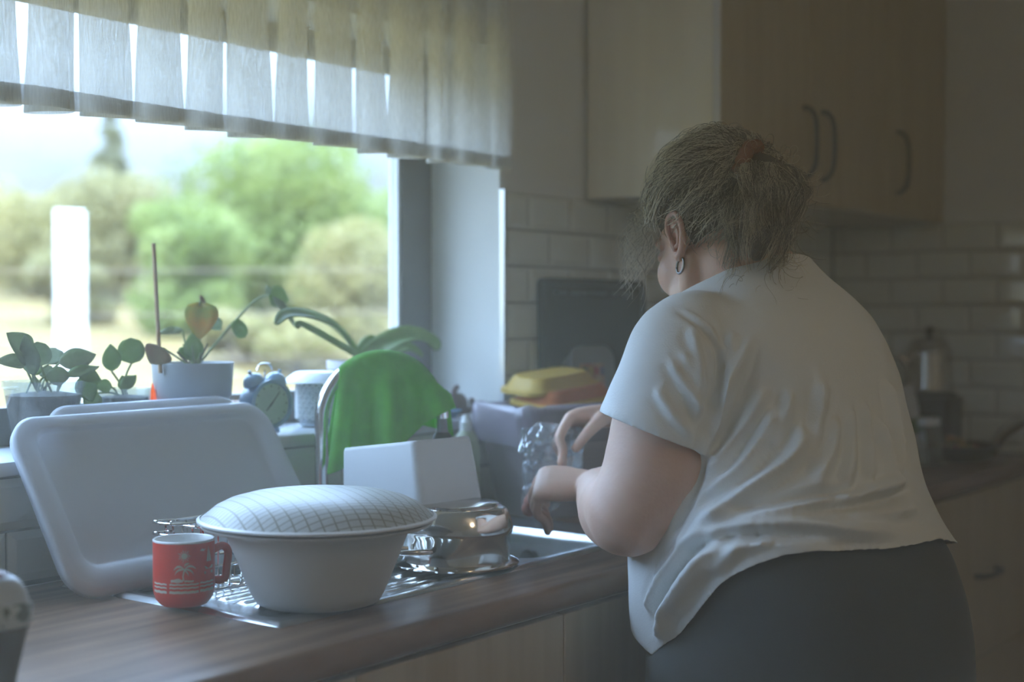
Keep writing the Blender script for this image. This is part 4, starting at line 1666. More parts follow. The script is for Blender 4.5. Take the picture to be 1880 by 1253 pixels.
def food_plate():
    o = PAN
    cols = [((.42, .28, .05), 'yellow_pepper'), ((.35, .06, .04), 'tomato_wedge'), ((.10, .16, .05), 'cucumber_slice'), ((.45, .22, .05), 'carrot_slice')]
    mats = [mat(n, c_, .4) for c_, n in cols]
    i = 0
    for k in range(34):
        a, r = rng.uniform(0, 2 * PI), .082 * math.sqrt(rng.uniform(0, 1))
        g = MB()
        s = rng.uniform(.012, .02)
        ax = Matrix.Rotation(rng.uniform(0, 3), 3, 'Z') @ Matrix.Rotation(rng.uniform(-.5, .5), 3, 'X')
        g.ellipsoid((0, 0, 0), (ax.col[0], ax.col[1], ax.col[2]), (s, s * .8, s * .45), 12, 7)
        ob = g.build(cols[k % 4][1], mats[k % 4])
        ob.location = (o.x + r * math.cos(a), o.y + r * math.sin(a), WZ + .020 + .045 * (1 - r / .09) * rng.uniform(.3, 1) + .006)
        tag(ob, {'yellow_pepper': 'piece of yellow pepper heaped in the dark frying pan', 'tomato_wedge': 'red tomato wedge heaped in the dark frying pan', 'cucumber_slice': 'green cucumber slice heaped in the dark frying pan', 'carrot_slice': 'orange carrot slice heaped in the dark frying pan'}[cols[k % 4][1]], 'food', 'cut ' + cols[k % 4][1].replace('_', ' ') + ' pieces in the frying pan')


food_plate()


def packet(px, Y, w, d, ztop, m, m2, label, name):
    o = onY(px, 740, Y)
    zt = onY(px, ztop, Y).z - WZ
    c = empty(name, (o.x, Y, WZ + .001), label, 'box')
    c.rotation_euler = (0, 0, math.radians(-12))
    MB().box((-w / 2, -d / 2, 0), (w / 2, d / 2, zt)).build('body', m, c, bevel=.003)
    MB().box((-w / 2 + .004, -d / 2 - .0008, zt * .35), (w / 2 - .004, -d / 2, zt * .6)).build('label_band', m2, c, sm=False)


packet(1834, 1.66, .075, .05, 694, M['black'], mat('dull_red_print', (.22, .05, .04), .5), 'dark packet with a red band against the tiles, right of the percolator', 'spice_packet')
packet(1872, 1.56, .07, .06, 715, mat('blue_carton', (.06, .15, .24), .5), mat('pale_print', (.45, .50, .52), .5), 'blue carton at the right edge behind the frying pan handle', 'carton')
packet(1838, 1.60, .05, .04, 748, mat('pale_carton', (.45, .36, .33), .5), mat('carton_red', (.35, .12, .10), .5), 'low pale carton in front of the dark packet', 'carton')
# ------------------------------------------------------------------ the garden
def ghz(x, y):
    return -0.35 + 0.062 * np.hypot(x, y)


M['meadow'] = mat('dry_meadow', (.135, .088, .015), .95, col2=(.185, .12, .028), nscale=.35, ndetail=8)
M['bark'] = mat('bark', (.20, .16, .12), .9)
for k_, a_, b_ in (('fol_green', (.185, .235, .050), (.35, .39, .12)), ('fol_olive', (.26, .23, .09), (.38, .33, .15)), ('fol_pale', (.30, .26, .09), (.43, .36, .15)), ('fol_dark', (.20, .20, .11), (.28, .27, .15))):
    M[k_] = mat(k_, a_, .6, col2=b_, nscale=.9, ndetail=6, transl=.45)


def terrain():
    xs = np.linspace(-40, 110, 60)
    ys = np.concatenate([np.linspace(2.4, 12, 12), np.linspace(14, 120, 50)])
    vs, fs = [], []
    for y in ys:
        for x in xs:
            z = ghz(x, y) - .25 * max(0, (np.hypot(x, y) - 45)) * .2 + .12 * math.sin(x * .7) * math.sin(y * .45)
            vs.append((x, y, z))
    n = len(xs)
    fs = [(j * n + i, j * n + i + 1, (j + 1) * n + i + 1, (j + 1) * n + i) for j in range(len(ys) - 1) for i in range(n - 1)]
    tag(MB().add(vs, fs).build('meadow_ground', M['meadow'], auto=3), kind='structure')


terrain()


def leaf_cloud(name, blobs, n, size, m, parent, loc, elong=1.0, inner=.35):
    """many small leaves on and in rounded clumps, one mesh"""
    vol = np.array([b[3] ** 2 for b in blobs])
    pick = rng.choice(len(blobs), n, p=vol / vol.sum())
    B = np.array(blobs)[pick]
    d = rng.normal(size=(n, 3))
    d /= np.linalg.norm(d, axis=1)[:, None]
    r = B[:, 3] * (inner + (1 - inner) * rng.uniform(0, 1, n) ** .4)
    sc = B[:, 4:7]
    P = B[:, :3] + d * r[:, None] * sc
    # leaf frames: loosely facing outwards
    nn = d + rng.normal(0, .55, (n, 3))
    nn /= np.linalg.norm(nn, axis=1)[:, None]
    t = np.cross(nn, rng.normal(size=(n, 3)))
    t /= np.linalg.norm(t, axis=1)[:, None]
    b = np.cross(nn, t)
    s = size * rng.uniform(.6, 1.35, n)[:, None]
    V = np.stack([P - t * s * elong, P - b * s * .45 + nn * s * .1, P + t * s * elong, P + b * s * .45 + nn * s * .1], 1).reshape(-1, 3)
    me = bpy.data.meshes.new(name)
    me.vertices.add(len(V))
    me.vertices.foreach_set('co', V.ravel())
    me.loops.add(n * 4)
    me.loops.foreach_set('vertex_index', np.arange(n * 4))
    me.polygons.add(n)
    me.polygons.foreach_set('loop_start', np.arange(n) * 4)
    me.polygons.foreach_set('loop_total', np.full(n, 4))
    me.update(calc_edges=True)
    o = link_mesh(name, me, m, parent, sm=False)
    return tag(o, kind='stuff')


def gpos(px, dist):
    d = ray(px, 575)
    d.z = 0
    d.normalize()
    x, y = d.x * dist, d.y * dist
    return Vector((x, y, float(ghz(x, y)))), d


def tree(name, px, dist, H, Wd, n, size, m, label, cat, trunk=True, nb=16, base=.25, group=None, elong=1.0):
    g, d = gpos(px, dist)
    c = empty(name, g - Vector((0, 0, .1)), label, cat, group)
    pr = np.random.default_rng(int(abs(px) * 7 + dist))
    blobs = []
    for k in range(nb):
        a = pr.uniform(0, 2 * PI)
        u = pr.uniform(0, 1)
        h = lerp(base + .12, .86, u) * H
        rr = Wd / 2 * math.sqrt(max(.05, 1 - (2 * (h / H - (.5 + base / 2)) / (1.15 - base)) ** 2)) * .72
        q = pr.uniform(.2, .34) * min(Wd, H)
        blobs.append((rr * math.cos(a) * pr.uniform(.5, 1), rr * math.sin(a) * pr.uniform(.5, 1), h, q, 1, 1, .85))
    blobs.append((0, 0, H * .6, min(Wd, H) * .36, 1, 1, 1))
    leaf_cloud('crown', blobs, n, size, m, c, g, elong)
    t = MB()
    if trunk:
        t.tube(catmull([(0, 0, -.1), (.05, .02, H * .25), (-.03, .05, H * .55), (.02, 0, H * .8)], 5), rinterp([.14, .11, .08, .03], 5), 10)
        for k in range(5):
            a = k * 1.3
            t.tube([(0, .03, H * (.28 + .07 * k)), (Wd * .28 * math.cos(a), Wd * .28 * math.sin(a), H * (.5 + .07 * k))], [.05, .015], 7)
        t.build('trunk', M['bark'], c)
    else:
        for k in range(6):
            a = k * 1.1
            t.tube([(.05 * math.cos(a), .05 * math.sin(a), -.1), (Wd * .25 * math.cos(a), Wd * .25 * math.sin(a), H * .6)], [.04, .012], 7)
        t.build('stems', M['bark'], c)
    return c


tree('broad_tree', 520, 26, 3.55, 4.1, 15000, .085, M['fol_green'], 'large bright green broadleaf tree in the middle of the garden view', 'tree', nb=26, base=.02)
tree('broad_tree', 340, 21.5, 2.2, 1.8, 7000, .065, M['fol_green'], 'lower green tree in front of the left side of the large tree', 'tree', nb=14, base=.02)
tree('olive_shrub', 662, 19, 1.75, 1.75, 6000, .06, M['fol_pale'], 'pale olive shrub at the right edge of the window view', 'shrub', False, 12, 0.0)
tree('olive_shrub', 205, 30, 2.75, 2.6, 6500, .08, M['fol_olive'], 'greyish olive shrub behind the white post, under the conifer', 'shrub', False, 14, 0.0)
tree('olive_shrub', 60, 32, 2.5, 2.6, 6000, .08, M['fol_pale'], 'pale shrub at the far left of the window view', 'shrub', False, 14, 0.0)
tree('olive_shrub', -90, 38, 3.0, 3.2, 5000, .08, M['fol_olive'], 'grey green shrub at the left end of the hedge, beside the pale shrub', 'shrub', False, 14, 0.0)
tree('olive_shrub', 790, 30, 3.2, 3.2, 5000, .08, M['fol_green'], 'green shrub behind the right window frame', 'shrub', False, 12, 0.0)
tree('olive_shrub', 130, 24, 1.15, 2.0, 4000, .06, M['fol_olive'], 'low olive bush at the foot of the hedge, left of the post', 'shrub', False, 10, 0.0)
tree('olive_shrub', 455, 17.5, .70, 1.6, 4500, .05, M['fol_pale'], 'low pale bush in front of the large tree', 'shrub', False, 10, 0.0)
tree('olive_shrub', 560, 16.5, .75, 1.2, 4000, .05, M['fol_pale'], 'low pale bush between the large tree and the right shrub', 'shrub', False, 10, 0.0)


def conifer():
    g, d = gpos(207, 42)
    c = empty('conifer', g - Vector((0, 0, .1)), 'tall narrow dark conifer rising above the shrubs at the left', 'tree')
    H = 4.9
    pr2 = np.random.default_rng(4)
    blobs = []
    for k in range(16):
        u = k / 15
        for j in range(3):
            a = k * 2.1 + j * 2.09
            r = ((1 - u) * .95 + .08) * pr2.uniform(.55, 1.15)
            blobs.append((r * .62 * math.cos(a), r * .62 * math.sin(a), lerp(.8, H, u) + pr2.normal(0, .12), .15 + .36 * (1 - u), 1.1, 1.1, .42))
    leaf_cloud('crown', blobs, 8000, .10, M['fol_dark'], c, g, 1.4)
    MB().tube([(0, 0, -.1), (0, 0, H)], [.14, .02], 9).build('trunk', M['bark'], c)


conifer()


def fence():
    g, d = gpos(130, 9.0)
    m = mat('white_post_paint', (.80, .80, .78), .7)
    c = empty('garden_fence', g, 'white square concrete fence post with thin wires in the garden', 'fence')
    top = 1.3 + (575 - 388) / FPX * 9.0 / (1 / math.sqrt(1)) - g.z
    top = 1.3 + 187 / FPX * (9.0 * math.cos(math.atan((130 - 940) / FPX))) - g.z
    c.rotation_euler = (0, 0, math.radians(52 - 90))
    MB().box((-.086, -.086, -.3), (.086, .086, top)).build('post', m, c, bevel=.004)
    for z, r in ((top - .35, .003), (top - .62, .0035), (top - .9, .003)):
        MB().tube([(-9, .10, z), (0, .09, z - .01), (16, .10, z + .2)], r, 6).build('wire', mat('rusty_wire', (.32, .24, .18), .7), c)


fence()

# made-up ceiling fixture round the added fill light, out of the frame
lc = empty('added_fill_lamp', (1.1, -.7, ZC), 'opal glass fill lamp added out of view on the kitchen ceiling', 'lamp')
MB().lathe([(.0, 0), (.07, 0), (.07, -.03), (.02, -.04), (.012, -.05), (.012, -.14), (.03, -.15), (.03, -.16)], K=28).build('mount', M['steeltrim'], lc)
MB().lathe([(.17 * math.sin(a), -.38 + .17 * math.cos(a)) for a in np.linspace(.35, 2.1, 14)], K=36).build('shade', glass('opal_shade', (.95, .93, .9), .03, .2, .05), lc)
# ------------------------------------------------------------------ the woman at the sink
PF = math.radians(75)
Pf = Vector((math.cos(PF), math.sin(PF), 0))      # the way she faces
Pl = Vector((-math.sin(PF), math.cos(PF), 0))     # her left
UZ = Vector((0, 0, 1))


def pcen(px, Y, Z):
    p = onY(px, 575, Y)
    return Vector((p.x, p.y, Z))


#        Z     px    Y     a(side) b(front-back)
TORSO = [(.66, 1492, .93, .260, .232), (.74, 1490, .93, .262, .234), (.81, 1485, .93, .260, .236), (.875, 1474, .93, .254, .234), (.95, 1460, .93, .240, .220), (1.0, 1440, .938, .222, .203), (1.05, 1430, .945, .205, .190),
         (1.125, 1430, .955, .192, .175), (1.20, 1420, .96, .192, .160), (1.255, 1408, .965, .190, .142), (1.295, 1404, .97, .170, .124), (1.325, 1402, .975, .133, .106), (1.35, 1397, .985, .098, .088), (1.375, 1390, .995, .078, .074), (1.40, 1384, 1.005, .068, .066)]


def torso_ring(c, a, b, K=56, e=2.25, grow=0.0):
    out = []
    for k in range(K):
        t = 2 * PI * k / K
        ct, st = math.cos(t), math.sin(t)
        x = math.copysign(abs(ct) ** (2 / e), ct) * (a + grow)
        y = math.copysign(abs(st) ** (2 / e), st) * (b + grow)
        out.append(c + Pl * x + Pf * y)
    return out


def trings(z0, z1, n, grow=0.0):
    T = np.array(TORSO)
    rs = []
    for z in np.linspace(z0, z1, n):
        v = [np.interp(z, T[:, 0], T[:, i]) for i in range(1, 5)]
        rs.append(torso_ring(pcen(v[0], v[1], z), v[2], v[3], grow=grow))
    return rs


def remesh(mb, voxel, its=0):
    me = mb.mesh('tmp')
    o = bpy.data.objects.new('tmp', me)
    COL.objects.link(o)
    md = o.modifiers.new('r', 'REMESH')
    md.mode = 'VOXEL'
    md.voxel_size = voxel
    md.adaptivity = 0
    dg = bpy.context.evaluated_depsgraph_get()
    new = bpy.data.meshes.new_from_object(o.evaluated_get(dg))
    bpy.data.objects.remove(o)
    bpy.data.meshes.remove(me)
    return new


def get_co(me):
    v = np.empty(len(me.vertices) * 3)
    me.vertices.foreach_get('co', v)
    return v.reshape(-1, 3)


def set_co(me, v):
    me.vertices.foreach_set('co', np.ascontiguousarray(v).ravel())
    me.update()


def laplace(me, its, w=None, lam=.5):
    v = get_co(me)
    e = np.empty(len(me.edges) * 2, dtype=np.int64)
    me.edges.foreach_get('vertices', e)
    e = e.reshape(-1, 2)
    n = np.bincount(e.ravel(), minlength=len(v)).astype(float)[:, None]
    W = np.ones((len(v), 1)) if w is None else np.asarray(w)[:, None]
    for _ in range(its):
        acc = np.zeros_like(v)
        for i in range(3):
            acc[:, i] = np.bincount(e[:, 0], v[e[:, 1], i], len(v)) + np.bincount(e[:, 1], v[e[:, 0], i], len(v))
        v = v + W * lam * (acc / np.maximum(n, 1) - v)
    set_co(me, v)


def normals(me):
    n = np.empty(len(me.vertices) * 3)
    me.vertices.foreach_get('normal', n)
    return n.reshape(-1, 3)


# joints, left = the arm nearest the camera
cS = pcen(1410, .965, 1.245)
SL = Vector(atd(1266, 648, 2.02))
EL = Vector(atd(1150, 944, 2.02))
WL = Vector(atd(1092, 893, 2.34))
SR = cS - Pl * .165 + Pf * .03 - UZ * .02
ER = Vector((2.315, 1.12, 1.02))
WR = Vector(atd(1138, 762, 2.49))

# head frame
HP = math.radians(22)
HA = math.radians(65)
HC = Vector(atd(1310, 432, 2.19))
hf = Vector((math.cos(HA) * math.cos(HP), math.sin(HA) * math.cos(HP), -math.sin(HP)))
hl = Vector((-math.sin(HA), math.cos(HA), 0))
hu = hf.cross(hl)
if hu.z < 0:
    hu = -hu
HS = 1.06


def hp(l, f, u):
    return HC + (hl * l + hf * f + hu * u) * HS


def chain(pts, rads, n=6):
    return catmull(pts, n), rinterp(rads, n)


def hand(g, wrist, d, back, thumb_side, curls, thumb, scale=1.0, spread=.20, nails=None):
    """palm and five fingers; d along the hand, back = out of the back of the hand, thumb_side = towards the thumb"""
    d = Vector(d).normalized()
    back = Vector(back)
    back = (back - d * back.dot(d)).normalized()
    s = d.cross(back)
    if s.dot(Vector(thumb_side)) < 0:
        s = -s
    S = scale

    def ringp(c, w, t):
        return [c + s * (w * math.copysign(abs(math.cos(a)) ** .75, math.cos(a))) + back * (t * math.copysign(abs(math.sin(a)) ** .85, math.sin(a))) for a in np.linspace(0, 2 * PI, 21)[:-1]]
    rs = []
    for t, w, th, off in ((-.02, .024, .020, 0), (.0, .026, .020, 0), (.02, .031, .0195, .001), (.05, .039, .018, .002), (.075, .042, .016, .002), (.092, .041, .0125, .000), (.100, .036, .008, -.002)):
        rs.append(ringp(wrist + d * t * S + back * off, w * S, th * S))
    g.rings(rs)
    lens = [(.043, .026, .022), (.048, .030, .023), (.044, .028, .022), (.035, .021, .020)]
    for i in range(4):
        off = (.0305 - .0205 * i)
        base = wrist + d * ((.090 - .004 * abs(i - 1.0)) * S) + s * (off * S) + back * (.001 * S)
        dirv = (d + s * (spread * (1.2 - i) * .5)).normalized()
        ax = s
        p = base - dirv * .018 * S
        pts = [p, base]
        c = base
        for L, cu in zip(lens[i], curls[i]):
            dirv = (Matrix.Rotation(math.radians(cu), 3, ax) @ dirv) if (Matrix.Rotation(math.radians(5), 3, ax) @ dirv).dot(back) < dirv.dot(back) else (Matrix.Rotation(-math.radians(cu), 3, ax) @ dirv)
            c = c + dirv * L * S
            pts.append(c)
        r = [.0098, .0096, .0090, .0085, .0078]
        if i == 3:
            r = [x * .88 for x in r]
        q, rr = chain(pts, [x * S for x in r], 5)
        g.tube(q, rr, 12, True)
        if nails is not None:
            nails.append((c, dirv.copy(), (back - dirv * back.dot(dirv)).normalized(), s.copy()))
    b = wrist + d * .022 * S + s * .020 * S - back * .004 * S
    q, rr = chain([b] + [wrist + (d * x + s * y + back * z) * S for x, y, z in thumb], [.0150 * S, .0135 * S, .0105 * S, .0085 * S], 6)
    g.tube(q, rr, 12, True)


def build_body():
    g = MB()
    # trunk core, hidden by the clothes
    g.rings(trings(.66, 1.28, 14, -.035))
    tr = []
    for z, px, Y, a, b in TORSO[8:]:
        tr.append(torso_ring(pcen(px, Y, z), a - .016, b - .016, 40))
    g.rings(tr)
    # legs
    hipc = pcen(1480, .93, .75)
    for sx in (-1, 1):
        h = hipc + Pl * (sx * .125)
        q, rr = chain([h + UZ * .05, h - UZ * .05, Vector((h.x, h.y, .46)) + Pf * .015, Vector((h.x, h.y, .28)) - Pf * .01, Vector((h.x, h.y, .09)) - Pf * .015], [.125, .12, .075, .065, .045])
        g.tube(q, rr, 20, True)
    # neck
    nb = pcen(1388, 1.0, 1.33)
    q, rr = chain([nb - UZ * .06, nb, hp(0, -.045, -.085), hp(0, -.03, -.02)], [.085, .074, .062, .058])
    g.tube(q, rr, 24, True)
    q, rr = chain([nb + Pf * .06 - UZ * .05, hp(0, .005, -.125), hp(0, .045, -.105)], [.055, .045, .030])
    g.tube(q, rr, 20, True)
    # head
    E = lambda l, f, u, rl, rf, ru: g.ellipsoid(hp(l, f, u), (hl, hf, hu), (rl * HS, rf * HS, ru * HS), 28, 18)
    E(0, -.012, .032, .074, .096, .086)
    E(0, .022, -.030, .063, .070, .082)
    E(0, .058, -.098, .034, .032, .026)
    for sx in (-1, 1):
        E(sx * .040, .050, -.040, .029, .034, .036)
        E(sx * .046, .020, -.078, .024, .046, .030)
        q, rr = chain([hp(sx * .060, -.012, -.045), hp(sx * .056, .005, -.085), hp(sx * .030, .055, -.108)], [.018 * HS, .020 * HS, .016 * HS])
        g.tube(q, rr, 14, True)
        E(sx * .032, .078, -.002, .0165, .014, .011)
        q, rr = chain([hp(sx * .014, .088, .016), hp(sx * .034, .082, .022), hp(sx * .052, .066, .014)], [.008 * HS, .009 * HS, .007 * HS])
        g.tube(q, rr, 10, True)
    q, rr = chain([hp(0, .086, .010), hp(0, .100, -.018), hp(0, .112, -.040), hp(0, .098, -.048)], [.009 * HS, .010 * HS, .013 * HS, .010 * HS])
    g.tube(q, rr, 12, True)
    for sx in (-1, 1):
        E(sx * .012, .097, -.043, .009, .010, .008)
    for u, r in ((-.066, .0075), (-.076, .0085)):
        q, rr = chain([hp(-.024, .076, u + .001), hp(-.010, .090, u), hp(0, .091, u - .001), hp(.010, .090, u), hp(.024, .076, u + .001)], [r * .5, r, r, r, r * .5])
        g.tube(q, rr, 10, True)
    # arms
    q, rr = chain([SL + (cS - SL) * .35, SL, SL.lerp(EL, .35), SL.lerp(EL, .7) + Vector((.008, -.012, -.006)), EL + Vector((0, -.004, .0))], [.075, .074, .074, .077, .062])
    g.tube(q, rr, 26, True)
    q, rr = chain([EL + (EL - WL).normalized() * -.0, EL.lerp(WL, .22) + UZ * -.004, EL.lerp(WL, .5), EL.lerp(WL, .8), WL], [.061, .061, .052, .038, .028])
    g.tube(q, rr, 24, True)
    q, rr = chain([SR + (cS - SR) * .5, SR, SR.lerp(ER, .5), ER], [.050, .056, .058, .052])
    g.tube(q, rr, 24, True)
    q, rr = chain([ER, ER.lerp(WR, .3), ER.lerp(WR, .7), WR], [.052, .05, .036, .027])
    g.tube(q, rr, 22, True)
    # hands: right one pinches the bag, left one holds its bottom
    hand(g, WR, (-.62, .72, -.10), (.10, .30, .95), (-.7, -.6, -.1),
         [(52, 42, 22), (56, 46, 26), (60, 50, 30), (62, 52, 32)],
         [(.038, .042, -.012), (.066, .044, -.034), (.088, .034, -.056)], 1.0)
    hand(g, WL, (-.42, .86, .02), (-.50, -.20, .84), (.6, .5, .3),
         [(62, 58, 30), (66, 62, 34), (70, 64, 36), (70, 64, 36)],
         [(.040, .036, -.014), (.064, .028, -.026), (.080, .014, -.034)], 1.0)
    me = remesh(g, .0036)
    v = get_co(me)
    hands = [WR + Vector((-.06, .06, -.02)), WL + Vector((-.05, .07, -.03))]
    dmin = np.min([np.linalg.norm(v - np.array(h), axis=1) for h in hands], axis=0)
    hd = np.linalg.norm(v - np.array(hp(0, .06, -.03)), axis=1)
    w = np.where(dmin < .12, .10, 1.0)
    w = np.where(hd < .085, np.minimum(w, .45), w)
    laplace(me, 18, w)
    # creases at the elbow and the soft upper arm
    v = get_co(me)
    n = normals(me)
    dent = np.array(atd(1098, 968, 2.03))
    dd = np.linalg.norm(v - dent, axis=1)
    v -= n * (.011 * np.exp(-(dd / .020) ** 2))[:, None]
    set_co(me, v)
    return me


person = empty('person', (pcen(1480, .93, 0).x, .93, 0), 'woman in a white T-shirt and dark leggings leaning over the sink, holding a clear bag', 'person')
PO = Vector(person.location)


def plink(name, me, m, parent=person, sm=True):
    o = link_mesh(name, me, m, parent, sm)
    if parent is person:
        o.matrix_parent_inverse = Matrix.Translation(-PO)
    return o


body = plink('body', build_body(), M['skin'])


def ear(sx):
    """helix rim, inner fold, bowl and lobe, joined on to the head"""
    g = MB()
    out = (hl * sx * .72 - hf * .70).normalized()
    e = lambda f, u, o_: hp(sx * .075, -.012 + f * .88, -.012 + u * .88) + out * o_
    q, rr = chain([e(.016, .002, .000), e(.018, .020, .006), e(.008, .033, .012), e(-.012, .032, .016), e(-.022, .015, .017), e(-.020, -.006, .014), e(-.010, -.024, .009), e(.004, -.033, .004), e(.013, -.027, .001)],
                  [.0035, .0040, .0043, .0044, .0044, .0046, .0056, .0068, .0050], 6)
    g.tube([p for p in q], rr, 10, True)
    q, rr = chain([e(.004, .020, .006), e(-.008, .014, .011), e(-.010, -.002, .010), e(-.002, -.014, .006), e(.008, -.014, .004)], [.003, .0042, .0042, .004, .0035], 6)
    g.tube(q, rr, 8, True)
    q, rr = chain([e(.015, -.001, .002), e(.012, -.009, .006), e(.012, -.016, .003)], [.004, .005, .004], 4)
    g.tube(q, rr, 8, True)
    c = [e(.014, .010, -.002), e(.010, .028, .006), e(-.010, .028, .010), e(-.019, .010, .012), e(-.016, -.010, .009), e(-.004, -.028, .003), e(.010, -.022, -.002)]
    mid = e(-.002, .002, -.006)
    pts = catmull(c + [c[0]], 4)
    vs = [mid] + [mid.lerp(p, .5) - out * .003 for p in pts] + pts
    n = len(pts)
    fs = [(0, 1 + i, 1 + (i + 1) % n) for i in range(n)] + [(1 + i, 1 + n + i, 1 + n + (i + 1) % n, 1 + (i + 1) % n) for i in range(n)]
    g.add(vs, fs)
    o = plink('ear', g.mesh('ear'), mat('ear_skin', (.60, .33, .265), .45, sss=.4))
    md = o.modifiers.new('t', 'SOLIDIFY')
    md.thickness = .0015
    lob = e(.003, -.038, .004)
    r = MB()
    r.tube([lob + (hf * math.cos(a) * .010 + (-UZ) * (math.sin(a) * .011 + .009)) for a in np.linspace(0, 2 * PI, 21)], .0020, 8)
    plink('earring', r.mesh('earring'), M['silver'])


ear(1)
ear(-1)
for sx in (-1, 1):
    g = MB()
    g.ellipsoid((0, 0, 0), (Vector((1, 0, 0)), Vector((0, 1, 0)), Vector((0, 0, 1))), (.012, .012, .012), 16, 10)
    ey = plink('eye', g.mesh('eye'), M['white'])
    ey.location = hp(sx * .032, .0775, -.004)
    g = MB()
    rot = Matrix((hl, hf, hu)).transposed()
    g.ellipsoid((rot @ Vector((0, .0095, -.002))), (hl, hf, hu), (.0055, .003, .0055), 12, 6)
    iris = link_mesh('iris', g.mesh('iris'), mat('iris_brown', (.06, .04, .03), .2), ey)


# ---- T-shirt
def fold_lines(me, lines):
    """push ridges and grooves into the cloth along lines given where they lie on it"""
    v = get_co(me)
    n = normals(me)
    polys = np.empty(0)
    bvh = BVHTree.FromPolygons([Vector(p) for p in v], [tuple(p.vertices) for p in me.polygons])
    disp = np.zeros(len(v))
    for amp, wid, pts in lines:
        amp, wid = amp * 1.75, wid * .66
        hit = []
        P = catmull([Vector((x, y, 0)) for x, y in pts], 5)
        for q in P:
            d = ray(q.x, q.y).normalized()
            h = bvh.ray_cast(EYE, d)
            if h[0] is not None:
                hit.append(np.array(h[0]))
        if len(hit) < 2:
            continue
        A = np.array(hit)
        best = np.full(len(v), 9.0)
        tt = np.zeros(len(v))
        lo, hi = A.min(0) - .05, A.max(0) + .05
        idx = np.where(np.all((v > lo) & (v < hi), axis=1))[0]
        w = v[idx]
        bb = np.full(len(idx), 9.0)
        tb = np.zeros(len(idx))
        for i in range(len(A) - 1):
            a, b = A[i], A[i + 1]
            ab = b - a
            L2 = ab @ ab
            if L2 < 1e-10 or L2 > .01:
                continue
            t = np.clip((w - a) @ ab / L2, 0, 1)
            dd = np.linalg.norm(w - a - t[:, None] * ab, axis=1)
            m = dd < bb
            bb[m] = dd[m]
            tb[m] = (i + t[m]) / (len(A) - 1)
        fade = np.clip(np.minimum(tb, 1 - tb) / .16, 0, 1) ** .7
        disp[idx] += amp * np.exp(-(bb / wid) ** 2) * (.15 + .85 * fade)
        disp[idx] -= amp * .35 * np.exp(-((bb - wid * 1.9) / (wid * .9)) ** 2) * fade
    set_co(me, v + n * disp[:, None])


